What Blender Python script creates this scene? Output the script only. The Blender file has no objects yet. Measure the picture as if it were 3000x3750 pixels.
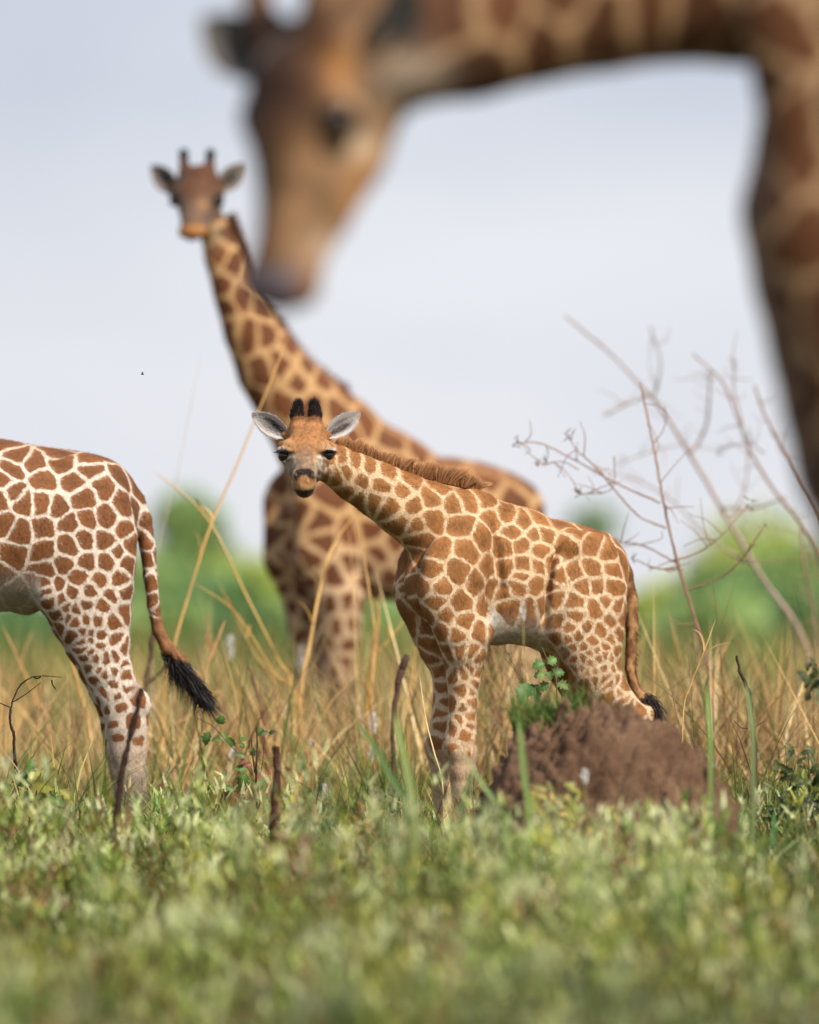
import bpy, math, random
import numpy as np
from mathutils import Vector
from mathutils import noise as mnoise

# ------------------------------------------------------------------ camera, sky, sun, exposure
F = 27000.0            # focal length in photograph pixels (3000 x 3750)
CAM_H = 0.89           # camera height above the ground
HZ = 2330.0            # photograph row of the horizon
FOCUS = 29.85
scene = bpy.context.scene
cam_data = bpy.data.cameras.new('camera')
cam = bpy.data.objects.new('camera', cam_data)
scene.collection.objects.link(cam)
cam.location = (0, 0, CAM_H)
cam.rotation_euler = (math.radians(90), 0, 0)
cam_data.sensor_fit = 'VERTICAL'
cam_data.sensor_height = 36.0
cam_data.sensor_width = 28.8
cam_data.lens = 36.0 * F / 3750.0
cam_data.shift_y = (HZ - 1875.0) / 3750.0
cam_data.clip_start = 0.5
cam_data.clip_end = 6000.0
cam_data.dof.use_dof = True
cam_data.dof.focus_distance = FOCUS
cam_data.dof.aperture_fstop = cam_data.lens / 175.0     # wide entrance pupil of a long wildlife lens
cam_data.dof.aperture_blades = 0
scene.camera = cam

SUN_EL = math.radians(42)
SUN_AZ = math.radians(42)      # to the right of straight behind the camera
world = bpy.data.worlds.new('World')
scene.world = world
world.use_nodes = True
wn, wl = world.node_tree.nodes, world.node_tree.links
wn.clear()
w_out = wn.new('ShaderNodeOutputWorld')
w_bg = wn.new('ShaderNodeBackground')
w_bg.inputs['Strength'].default_value = 0.109
w_sky = wn.new('ShaderNodeTexSky')
w_sky.sky_type = 'NISHITA'
w_sky.sun_disc = False
w_sky.sun_elevation = SUN_EL
w_sky.sun_rotation = math.radians(180) - SUN_AZ
w_sky.air_density = 1.0
w_sky.dust_density = 2.0
# thin high cloud: the clear sky veiled by a pale, uneven layer
w_tc = wn.new('ShaderNodeTexCoord')
w_map = wn.new('ShaderNodeMapping')
w_map.inputs['Scale'].default_value = (6.0, 6.0, 16.0)
w_map.inputs['Location'].default_value = (0.35, 0.0, 0.2)
w_noise = wn.new('ShaderNodeTexNoise')
w_noise.inputs['Scale'].default_value = 1.5
w_noise.inputs['Detail'].default_value = 3.0
w_noise.inputs['Roughness'].default_value = 0.45
w_sep = wn.new('ShaderNodeSeparateXYZ')
# the veil is whitest at the horizon and thins out upwards, broken by soft cloud
w_h = wn.new('ShaderNodeMapRange')
w_h.inputs['From Min'].default_value = -0.01; w_h.inputs['From Max'].default_value = 0.10
w_h.inputs['To Min'].default_value = 0.90; w_h.inputs['To Max'].default_value = 0.20
w_add = wn.new('ShaderNodeMath'); w_add.operation = 'MULTIPLY_ADD'
w_add.inputs[1].default_value = 0.75; 
w_sub = wn.new('ShaderNodeMath'); w_sub.operation = 'SUBTRACT'; w_sub.inputs[1].default_value = 0.375
w_ramp = wn.new('ShaderNodeValToRGB')
w_ramp.color_ramp.elements[0].position = 0.15
w_ramp.color_ramp.elements[0].color = (3.90, 4.25, 5.25, 1)
w_ramp.color_ramp.elements[1].position = 0.85
w_ramp.color_ramp.elements[1].color = (7.5, 7.55, 7.9, 1)
w_mix = wn.new('ShaderNodeMixRGB')
w_mix.inputs['Fac'].default_value = 0.88
wl.new(w_tc.outputs['Generated'], w_map.inputs['Vector'])
wl.new(w_tc.outputs['Generated'], w_sep.inputs['Vector'])
wl.new(w_map.outputs['Vector'], w_noise.inputs['Vector'])
wl.new(w_sep.outputs['Z'], w_h.inputs['Value'])
wl.new(w_noise.outputs['Fac'], w_add.inputs[0])
wl.new(w_h.outputs['Result'], w_add.inputs[2])
wl.new(w_add.outputs['Value'], w_sub.inputs[0])
wl.new(w_sub.outputs['Value'], w_ramp.inputs['Fac'])
wl.new(w_sky.outputs['Color'], w_mix.inputs['Color1'])
wl.new(w_ramp.outputs['Color'], w_mix.inputs['Color2'])
wl.new(w_mix.outputs['Color'], w_bg.inputs['Color'])
wl.new(w_bg.outputs['Background'], w_out.inputs['Surface'])

sun_data = bpy.data.lights.new('sun', 'SUN')
sun_data.energy = 4.9
sun_data.angle = math.radians(4)
sun_data.color = (1.0, 0.915, 0.78)
sun = bpy.data.objects.new('sun', sun_data)
scene.collection.objects.link(sun)
# direction towards the sun: right, behind the camera, up
sdir = Vector((math.sin(SUN_AZ) * math.cos(SUN_EL), -math.cos(SUN_AZ) * math.cos(SUN_EL), math.sin(SUN_EL)))
sun.rotation_euler = sdir.to_track_quat('Z', 'Y').to_euler()
sun.location = (20, -20, 30)

scene.view_settings.view_transform = 'Standard'
scene.view_settings.look = 'None'
scene.view_settings.exposure = 0.25
scene.view_settings.gamma = 1.0
scene.view_settings.use_curve_mapping = False
scene.render.engine = 'CYCLES'
scene.cycles.use_denoising = True
scene.cycles.max_bounces = 6
scene.cycles.transparent_max_bounces = 8
scene.cycles.caustics_reflective = False
scene.cycles.caustics_refractive = False

# ------------------------------------------------------------------ helpers
COL = scene.collection
rng = np.random.default_rng(7)

def W(px, py, d):
    """photograph pixel at depth d (metres in front of the camera) -> world point"""
    return np.array([(px - 1500.0) / F * d, d, CAM_H - (py - HZ) / F * d])

def gz(d):
    """height of the ground at depth d: level round the giraffes, falling gently towards the camera"""
    return -0.034 * np.maximum(0.0, 30.0 - np.asarray(d, dtype=float))

def to_px(P):
    return 1500.0 + P[:, 0] / P[:, 1] * F, HZ - (P[:, 2] - CAM_H) / P[:, 1] * F

def lin(r, g, b):
    c = np.array([r, g, b], dtype=float) / 255.0
    return np.where(c <= 0.04045, c / 12.92, ((c + 0.055) / 1.055) ** 2.4)

def tag(o, label=None, cat=None, group=None, kind=None):
    if label: o['label'] = label
    if cat: o['category'] = cat
    if group: o['group'] = group
    if kind: o['kind'] = kind
    return o

def empty(name, loc):
    o = bpy.data.objects.new(name, None)
    o.empty_display_size = 0.2
    o.location = loc
    COL.objects.link(o)
    return o

def mesh_obj(name, verts, faces, mat, parent=None, attrs=None, smooth=True, origin=None):
    """faces: (n,3) or (n,4) int array, or list of such arrays"""
    if not isinstance(faces, list): faces = [faces]
    faces = [np.asarray(f, dtype=np.int32) for f in faces if len(f)]
    verts = np.asarray(verts, dtype=np.float32)
    off = np.zeros(3, dtype=np.float32)
    if origin is not None: off = np.asarray(origin, dtype=np.float32)
    me = bpy.data.meshes.new(name)
    me.vertices.add(len(verts))
    me.vertices.foreach_set('co', (verts - off).ravel())
    nl = sum(f.size for f in faces); nf = sum(len(f) for f in faces)
    me.loops.add(nl); me.polygons.add(nf)
    me.loops.foreach_set('vertex_index', np.concatenate([f.ravel() for f in faces]))
    tot = np.concatenate([np.full(len(f), f.shape[1], dtype=np.int32) for f in faces])
    st = np.concatenate([[0], np.cumsum(tot)[:-1]]).astype(np.int32)
    me.polygons.foreach_set('loop_start', st)
    me.polygons.foreach_set('loop_total', tot)
    if smooth: me.polygons.foreach_set('use_smooth', np.ones(nf, dtype=bool))
    me.update(calc_edges=True)
    me.validate(clean_customdata=False)
    for k, v in (attrs or {}).items():
        v = np.asarray(v, dtype=np.float32)
        if v.ndim == 1:
            a = me.attributes.new(k, 'FLOAT', 'POINT'); a.data.foreach_set('value', v)
        else:
            a = me.attributes.new(k, 'FLOAT_COLOR', 'POINT')
            c = np.ones((len(v), 4), dtype=np.float32); c[:, :3] = v[:, :3]
            a.data.foreach_set('color', c.ravel())
    if mat is not None: me.materials.append(mat)
    o = bpy.data.objects.new(name, me)
    COL.objects.link(o)
    if parent is not None:
        o.parent = parent
        # vertices are in world space: place so that the parent's offset cancels
        o.location = Vector(off) - parent.location
    else:
        o.location = off
    return o

def unit(v):
    v = np.asarray(v, dtype=float)
    return v / (np.linalg.norm(v, axis=-1, keepdims=True) + 1e-12)

def smoothstep(a, b, x):
    t = np.clip((x - a) / (b - a), 0, 1)
    return t * t * (3 - 2 * t)

# ---- materials
def new_mat(name):
    m = bpy.data.materials.new(name); m.use_nodes = True
    nt = m.node_tree
    b = nt.nodes['Principled BSDF']
    return m, nt, b

def attr_node(nt, name):
    n = nt.nodes.new('ShaderNodeAttribute'); n.attribute_name = name
    return n

def noise_node(nt, scale, detail=3.0, rough=0.55, vec=None):
    n = nt.nodes.new('ShaderNodeTexNoise')
    n.inputs['Scale'].default_value = scale
    n.inputs['Detail'].default_value = detail
    n.inputs['Roughness'].default_value = rough
    if vec is not None: nt.links.new(vec, n.inputs['Vector'])
    return n

def math_node(nt, op, a, b=None, clamp=False):
    n = nt.nodes.new('ShaderNodeMath'); n.operation = op; n.use_clamp = clamp
    for i, v in enumerate((a, b)):
        if v is None: continue
        if isinstance(v, (int, float)): n.inputs[i].default_value = v
        else: nt.links.new(v, n.inputs[i])
    return n.outputs[0]

def coat_material(name, jag=0.006, jag_scale=90.0, soft=0.0035, bump=0.5, fur_scale=170.0):
    """coat: patch / line colours come from the body itself, the furry border from noise"""
    m, nt, b = new_mat(name)
    tc = nt.nodes.new('ShaderNodeTexCoord')
    edge, pc, lc = attr_node(nt, 'edge'), attr_node(nt, 'patch'), attr_node(nt, 'ground')
    n1 = noise_node(nt, jag_scale, 4.0, 0.65, tc.outputs['Object'])
    j = math_node(nt, 'MULTIPLY', math_node(nt, 'SUBTRACT', n1.outputs['Fac'], 0.5), jag * 2.2)
    e = math_node(nt, 'ADD', edge.outputs['Fac'], j)
    mr = nt.nodes.new('ShaderNodeMapRange'); mr.interpolation_type = 'SMOOTHSTEP'
    mr.inputs['From Min'].default_value = -soft; mr.inputs['From Max'].default_value = soft
    nt.links.new(e, mr.inputs['Value'])
    mix = nt.nodes.new('ShaderNodeMixRGB')
    nt.links.new(mr.outputs['Result'], mix.inputs['Fac'])
    nt.links.new(lc.outputs['Color'], mix.inputs['Color1'])
    nt.links.new(pc.outputs['Color'], mix.inputs['Color2'])
    # hair grain: fine streaky variation of the coat
    mp = nt.nodes.new('ShaderNodeMapping'); mp.inputs['Scale'].default_value = (1.0, 1.0, 0.38)
    mp.inputs['Rotation'].default_value = (0.0, 0.5, 0.0)
    nt.links.new(tc.outputs['Object'], mp.inputs['Vector'])
    n2 = noise_node(nt, fur_scale, 3.0, 0.7, mp.outputs['Vector'])
    n3 = noise_node(nt, 14.0, 3.0, 0.6, tc.outputs['Object'])
    v = math_node(nt, 'ADD', math_node(nt, 'MULTIPLY', n2.outputs['Fac'], 0.9), math_node(nt, 'MULTIPLY', n3.outputs['Fac'], 0.35))
    v = math_node(nt, 'ADD', v, 0.40)
    mul = nt.nodes.new('ShaderNodeMixRGB'); mul.blend_type = 'MULTIPLY'; mul.inputs['Fac'].default_value = 1.0
    comb = nt.nodes.new('ShaderNodeCombineColor')
    for i in range(3): nt.links.new(v, comb.inputs[i])
    nt.links.new(mix.outputs['Color'], mul.inputs['Color1'])
    nt.links.new(comb.outputs['Color'], mul.inputs['Color2'])
    nt.links.new(mul.outputs['Color'], b.inputs['Base Color'])
    b.inputs['Roughness'].default_value = 0.72
    b.inputs['Specular IOR Level'].default_value = 0.25
    b.inputs['Sheen Weight'].default_value = 0.12
    b.inputs['Sheen Roughness'].default_value = 0.4
    bp = nt.nodes.new('ShaderNodeBump'); bp.inputs['Strength'].default_value = bump
    bp.inputs['Distance'].default_value = 0.004
    nt.links.new(n2.outputs['Fac'], bp.inputs['Height'])
    nt.links.new(bp.outputs['Normal'], b.inputs['Normal'])
    return m

def col_material(name, rough=0.6, spec=0.3, trans=0.0, bump_scale=None, vary=0.0):
    m, nt, b = new_mat(name)
    a = attr_node(nt, 'col')
    out = a.outputs['Color']
    if vary:
        tc = nt.nodes.new('ShaderNodeTexCoord')
        n = noise_node(nt, bump_scale or 20.0, 4.0, 0.6, tc.outputs['Object'])
        v = math_node(nt, 'ADD', math_node(nt, 'MULTIPLY', n.outputs['Fac'], vary * 2), 1 - vary)
        mul = nt.nodes.new('ShaderNodeMixRGB'); mul.blend_type = 'MULTIPLY'; mul.inputs['Fac'].default_value = 1.0
        comb = nt.nodes.new('ShaderNodeCombineColor')
        for i in range(3): nt.links.new(v, comb.inputs[i])
        nt.links.new(out, mul.inputs['Color1']); nt.links.new(comb.outputs['Color'], mul.inputs['Color2'])
        out = mul.outputs['Color']
    nt.links.new(out, b.inputs['Base Color'])
    b.inputs['Roughness'].default_value = rough
    b.inputs['Specular IOR Level'].default_value = spec
    if trans:
        # thin leaves let light through
        t = nt.nodes.new('ShaderNodeBsdfTranslucent')
        nt.links.new(out, t.inputs['Color'])
        mx = nt.nodes.new('ShaderNodeMixShader'); mx.inputs['Fac'].default_value = trans
        o = nt.nodes['Material Output']
        nt.links.new(b.outputs['BSDF'], mx.inputs[1]); nt.links.new(t.outputs['BSDF'], mx.inputs[2])
        nt.links.new(mx.outputs['Shader'], o.inputs['Surface'])
    return m

# ------------------------------------------------------------------ implicit sculpting
class Sculpt:
    """one continuous skin grown round tapering limbs (smooth union of elliptical cones)"""
    def __init__(self, h):
        self.h = h; self.ops = []
    def chain(self, pts, L, k=0.03, sub=False):
        """pts: rows (x,y,z, r_in_plane, r_lateral); L: lateral axis"""
        self.ops.append((np.asarray(pts, dtype=np.float64), unit(L), k, sub)); return self
    def ball(self, c, r, k=0.03, L=(1, 0, 0), rl=None, sub=False):
        c = np.asarray(c, float); return self.chain([(*c, r, rl or r)], L, k, sub)
    def build(self, zmin=-0.02):
        h = self.h
        allp = np.concatenate([o[0] for o in self.ops if not o[3]])
        R = np.maximum(allp[:, 3], allp[:, 4])[:, None]
        lo = (allp[:, :3] - R).min(0) - 0.05; hi = (allp[:, :3] + R).max(0) + 0.05
        n = np.ceil((hi - lo) / h).astype(int) + 1
        fld = np.full(n, 0.5, dtype=np.float32)
        ax = [(lo[i] + h * np.arange(n[i])).astype(np.float32) for i in range(3)]
        for pts, L, k, sub in self.ops:
            R = np.maximum(pts[:, 3], pts[:, 4])[:, None]
            a = (pts[:, :3] - R).min(0) - k - 2 * h; b = (pts[:, :3] + R).max(0) + k + 2 * h
            i0 = np.clip(np.floor((a - lo) / h).astype(int), 0, n - 1)
            i1 = np.clip(np.ceil((b - lo) / h).astype(int) + 1, 1, n)
            sl = tuple(slice(i0[i], i1[i]) for i in range(3))
            best = np.full(i1 - i0, 0.5, dtype=np.float32)
            segs = [(pts[i], pts[i + 1]) for i in range(len(pts) - 1)] or [(pts[0], pts[0])]
            for A, B in segs:
                r_ = max(A[3], A[4], B[3], B[4])
                a2 = np.minimum(A[:3], B[:3]) - r_ - k - 2 * h; b2 = np.maximum(A[:3], B[:3]) + r_ + k + 2 * h
                j0 = np.maximum(np.floor((a2 - lo) / h).astype(int), i0); j1 = np.minimum(np.ceil((b2 - lo) / h).astype(int) + 1, i1)
                if np.any(j1 <= j0): continue
                X = ax[0][j0[0]:j1[0]][:, None, None]; Y = ax[1][j0[1]:j1[1]][None, :, None]; Z = ax[2][j0[2]:j1[2]][None, None, :]
                D = (B - A)[:3]; dd = float(D @ D)
                qx, qy, qz = X - A[0], Y - A[1], Z - A[2]
                if dd > 1e-9:
                    t = np.clip((qx * D[0] + qy * D[1] + qz * D[2]) / dd, 0, 1).astype(np.float32)
                else:
                    t = np.zeros((1, 1, 1), np.float32)
                qx = qx - t * D[0]; qy = qy - t * D[1]; qz = qz - t * D[2]
                rv = A[3] + t * (B[3] - A[3]); rl = A[4] + t * (B[4] - A[4])
                u = qx * L[0] + qy * L[1] + qz * L[2]
                w2 = np.maximum(qx * qx + qy * qy + qz * qz - u * u, 0)
                k0 = np.sqrt((u / rl) ** 2 + w2 / rv ** 2) + 1e-6
                k1 = np.sqrt((u / rl ** 2) ** 2 + w2 / rv ** 4) + 1e-6
                f = (k0 * (k0 - 1) / k1).astype(np.float32)
                s2 = tuple(slice(j0[i] - i0[i], j1[i] - i0[i]) for i in range(3))
                cur = best[s2]
                kk = 0.012
                hh = np.maximum(kk - np.abs(cur - f), 0) / kk
                best[s2] = np.minimum(cur, f) - hh * hh * kk * 0.25
            cur = fld[sl]
            if sub: best = -best; cur2 = -np.minimum(-cur, 9)
            hh = np.maximum(k - np.abs(cur - best), 0) / k
            if sub: fld[sl] = np.maximum(cur, best) + hh * hh * k * 0.25
            else: fld[sl] = np.minimum(cur, best) - hh * hh * k * 0.25
        # never below the ground
        return surface_nets(fld, lo, h)

def surface_nets(fld, lo, h):
    s = fld < 0
    n = np.array(fld.shape)
    c = s[:-1, :-1, :-1].astype(np.int8)
    tot = np.zeros(n - 1, dtype=np.int8)
    offs = [(i, j, k) for i in (0, 1) for j in (0, 1) for k in (0, 1)]
    for i, j, k in offs:
        tot += s[i:n[0] - 1 + i, j:n[1] - 1 + j, k:n[2] - 1 + k]
    act = np.argwhere((tot > 0) & (tot < 8))
    flat = (act[:, 0] * (n[1] - 1) + act[:, 1]) * (n[2] - 1) + act[:, 2]
    vals = np.stack([fld[act[:, 0] + i, act[:, 1] + j, act[:, 2] + k] for i, j, k in offs], 1)
    acc = np.zeros((len(act), 3)); cnt = np.zeros(len(act))
    O = np.array(offs, float)
    for a in range(8):
        for b in range(a + 1, 8):
            if np.abs(O[a] - O[b]).sum() != 1: continue
            va, vb = vals[:, a], vals[:, b]
            m = (va < 0) != (vb < 0)
            t = np.where(m, va / np.where(m, va - vb, 1), 0)
            acc += m[:, None] * (O[a] + t[:, None] * (O[b] - O[a])); cnt += m
    V = lo + h * (act + acc / cnt[:, None])
    quads = []
    for axis in range(3):
        sl0 = [slice(None)] * 3; sl1 = [slice(None)] * 3
        sl0[axis] = slice(0, -1); sl1[axis] = slice(1, None)
        A, B = s[tuple(sl0)], s[tuple(sl1)]
        e = np.argwhere(A != B)
        inside = A[e[:, 0], e[:, 1], e[:, 2]]
        o1, o2 = [(1, 2), (2, 0), (0, 1)][axis]
        ok = (e[:, o1] > 0) & (e[:, o2] > 0) & (e[:, o1] < n[o1] - 1) & (e[:, o2] < n[o2] - 1)
        e = e[ok]; inside = inside[ok]
        q = []
        for d1, d2 in ((-1, -1), (0, -1), (0, 0), (-1, 0)):
            cc = e.copy(); cc[:, o1] += d1; cc[:, o2] += d2
            f = (cc[:, 0] * (n[1] - 1) + cc[:, 1]) * (n[2] - 1) + cc[:, 2]
            q.append(np.searchsorted(flat, f))
        q = np.stack(q, 1)
        q[~inside] = q[~inside][:, ::-1]
        quads.append(q)
    Q = np.concatenate(quads)
    return V, Q

def vert_normals(V, Q):
    d1 = V[Q[:, 2]] - V[Q[:, 0]]; d2 = V[Q[:, 3]] - V[Q[:, 1]]
    fn = np.cross(d1, d2)
    N = np.zeros_like(V)
    for i in range(4): np.add.at(N, Q[:, i], fn)
    return unit(N)

def relax(V, Q, it=2, lam=0.5):
    n = len(V)
    deg = np.zeros(n)
    for i in range(4): deg += np.bincount(Q[:, i], minlength=n) * 2
    for _ in range(it):
        S = np.zeros_like(V)
        for i in range(4):
            for j in (1, 3):
                for c in range(3):
                    S[:, c] += np.bincount(Q[:, i], weights=V[Q[:, (i + j) % 4], c], minlength=n)
        V = V + lam * (S / deg[:, None] - V)
    return V

def coat_pattern(V, N, seeds_px, seed_fn, size_fn, half_fn, rs, depth_max=None, k_round=0.010, fill=1.45, warp=.010, wscale=14.0, cap_fn=None):
    """patch centres read for the near side, spread at random elsewhere -> signed distance to the patch border"""
    px, py = to_px(V)
    sp = []
    for q in seeds_px:
        if all(math.hypot(q[0] - r[0], q[1] - r[1]) > 13 for r in sp): sp.append(q)
    S = []
    for (sx, sy) in sp:
        d2 = (px - sx) ** 2 + (py - sy) ** 2
        c = np.where(d2 < 100)[0]
        if len(c) == 0: continue
        S.append(c[np.argmin(V[c, 1])])
    S = list(dict.fromkeys(S))
    pts = [V[i] for i in S]
    sizes = [size_fn(V[i:i + 1])[0] for i in S]
    order = rs.permutation(len(V))[:9000]
    P = np.array(pts) if pts else np.zeros((0, 3))
    P = list(P)
    arr = np.zeros((6000, 3)); m = len(P)
    if m: arr[:m] = np.array(P)
    szs = size_fn(V[order])
    # the side towards the camera already carries its patches: only real gaps are filled there
    fpx, fpy = px[order], py[order]
    face = (N[order, 1] < -.15) & (fpx > 0) & (fpx < 3000) & (fpy > 0) & (fpy < 3750)
    szs = np.where(face & (len(pts) > 0), szs * fill, szs)
    for i, sz in zip(order, szs):
        if m >= 5990: break
        v = V[i]
        if m and np.min(((arr[:m] - v) ** 2).sum(1)) < sz * sz: continue
        arr[m] = v; m += 1
    C = arr[:m].astype(np.float32)
    cd = ((C[:, None, :] - C[None]) ** 2).sum(2); np.fill_diagonal(cd, 9); nn = np.sqrt(cd.min(1))
    edge = np.empty(len(V), np.float32); own = np.empty(len(V), np.int32)
    wv = np.array([mnoise.noise_vector(p) for p in (V * wscale).tolist()]) + .5 * np.array([mnoise.noise_vector(p) for p in (V * wscale * 2.7 + 5).tolist()])
    Vf = (V + warp * wv).astype(np.float32)
    hv = np.array([mnoise.noise(p) for p in (V * 6 + 9).tolist()])
    K = min(9, m)
    for a in range(0, len(V), 20000):
        v = Vf[a:a + 20000]
        d2 = (v ** 2).sum(1)[:, None] + (C ** 2).sum(1)[None] - 2 * v @ C.T
        idx = np.argpartition(d2, K - 1, axis=1)[:, :K]
        dv = np.take_along_axis(d2, idx, 1)
        o = np.argsort(dv, 1); idx = np.take_along_axis(idx, o, 1); dv = np.take_along_axis(dv, o, 1)
        c0 = C[idx[:, 0]]
        e = None
        bis = []
        for q in range(1, K):
            cq = C[idx[:, q]]
            bis.append((dv[:, q] - dv[:, 0]) / (2 * np.sqrt(((cq - c0) ** 2).sum(1)) + 1e-6))
        bis = np.stack(bis, 1)
        kk = np.minimum(k_round, .075 * nn[idx[:, 0]])
        e = -kk * np.log(np.exp(-np.clip(bis, 0, 1) / kk[:, None]).sum(1))
        edge[a:a + 20000] = e; own[a:a + 20000] = idx[:, 0]
    hf = half_fn(V); hf = np.where(hf < .02, hf * (1 + .45 * hv), hf)
    edge -= np.where(hf > .02 + .1 * (k_round > .007), hf, np.minimum(hf, (.16 if cap_fn is None else cap_fn(V)) * nn[own]))
    return edge, own, m

# ---- hair, blades and stems as thin geometry
def strands(roots, dirs, length, width, side=None, droop=0.0, segs=3, rs=rng, taper=True, curl=None):
    """flat tapering ribbons; roots (n,3), dirs (n,3), length (n,), width (n,), curl (n,3) bends the tip"""
    n = len(roots)
    length = np.broadcast_to(length, n); width = np.broadcast_to(width, n)
    if side is None:
        side = unit(np.cross(dirs, rs.normal(size=(n, 3))))
    if curl is None: curl = np.zeros((n, 3))
    ts = np.linspace(0, 1, segs + 1)
    rows = []
    for t in ts:
        p = roots + dirs * (length * t)[:, None] + curl * (length * t * t)[:, None]
        p = p + np.array([0, 0, -1.0]) * (droop * length * t * t)[:, None] if np.any(droop) else p
        w = width * ((1 - t) ** 0.7 if taper else 1.0) * 0.5
        if t == 1 and taper:
            rows.append(p[:, None, :])
        else:
            rows.append(np.stack([p - side * w[:, None], p + side * w[:, None]], 1))
    per = sum(r.shape[1] for r in rows)
    V = np.concatenate(rows, 1)
    base = (np.arange(n) * per)[:, None]
    quads = []; tris = []
    for i in range(segs):
        a = 2 * i
        if i == segs - 1 and taper: tris.append(base + np.array([[a, a + 1, a + 2]]))
        else: quads.append(base + np.array([[a, a + 1, a + 3, a + 2]]))
    tpar = np.concatenate([np.full(r.shape[1], t) for r, t in zip(rows, ts)])
    fl = []
    if quads: fl.append(np.concatenate(quads))
    if tris: fl.append(np.concatenate(tris))
    return V.reshape(-1, 3), fl, np.tile(tpar, n), np.repeat(np.arange(n), per)

def tube(path, radii, sides=6):
    """tapering stem along a polyline"""
    path = np.asarray(path, float); n = len(path)
    radii = np.broadcast_to(radii, n)
    T = np.gradient(path, axis=0); T = unit(T)
    ref = np.array([0.3, 1.0, 0.1])
    A = unit(np.cross(T, ref)); B = np.cross(T, A)
    ang = np.arange(sides) * 2 * math.pi / sides
    V = (path[:, None] + radii[:, None, None] * (np.cos(ang)[None, :, None] * A[:, None] + np.sin(ang)[None, :, None] * B[:, None])).reshape(-1, 3)
    q = []
    for i in range(n - 1):
        for j in range(sides):
            a = i * sides + j; b = i * sides + (j + 1) % sides
            q.append((a, b, b + sides, a + sides))
    V = np.concatenate([V, path[-1:]])
    tip = len(V) - 1
    tr = [((n - 1) * sides + j, (n - 1) * sides + (j + 1) % sides, tip) for j in range(sides)]
    return V, [np.array(q), np.array(tr)]

def join_geo(parts):
    """[(V, faces list, attrs dict)] -> one"""
    V = []; q = []; t = []; at = {}; o = 0
    for v, fl, a in parts:
        V.append(v)
        for f in fl:
            f = np.asarray(f)
            if not len(f): continue
            (q if f.shape[1] == 4 else t).append(f + o)
        for k, x in a.items(): at.setdefault(k, []).append(x)
        o += len(v)
    fl = []
    if q: fl.append(np.concatenate(q))
    if t: fl.append(np.concatenate(t))
    return np.concatenate(V), fl, {k: np.concatenate(x) for k, x in at.items()}

def spline(pts, n):
    """Catmull-Rom through rows of pts"""
    P = np.asarray(pts, float)
    P = np.concatenate([[2 * P[0] - P[1]], P, [2 * P[-1] - P[-2]]])
    out = []
    m = len(P) - 3
    for t in np.linspace(0, m - 1e-6, n):
        i = int(t); f = t - i
        a, b, c, d = P[i:i + 4]
        out.append(0.5 * ((2 * b) + (c - a) * f + (2 * a - 5 * b + 4 * c - d) * f * f + (3 * b - 3 * c + d - a) * f ** 3))
    return np.array(out)
# ------------------------------------------------------------------ giraffe parts shared by all animals
def eye_material():
    m, nt, b = new_mat('eye_wet_dark')
    b.inputs['Base Color'].default_value = (0.012, 0.008, 0.006, 1)
    b.inputs['Roughness'].default_value = 0.06
    b.inputs['Specular IOR Level'].default_value = 0.6
    return m
MAT_EYE = eye_material()
MAT_HAIR = col_material('hair_strands', rough=0.55, spec=0.25)

def uv_ball(c, r, scale=(1, 1, 1), nu=24, nv=14):
    c = np.asarray(c, float)
    th = np.linspace(0, math.pi, nv); ph = np.linspace(0, 2 * math.pi, nu, endpoint=False)
    V = np.array([(math.sin(a) * math.cos(p), math.sin(a) * math.sin(p), math.cos(a)) for a in th for p in ph]) * r * np.array(scale) + c
    q = np.array([(i * nu + j, (i + 1) * nu + j, (i + 1) * nu + (j + 1) % nu, i * nu + (j + 1) % nu) for i in range(nv - 1) for j in range(nu)])
    return V, q

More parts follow.
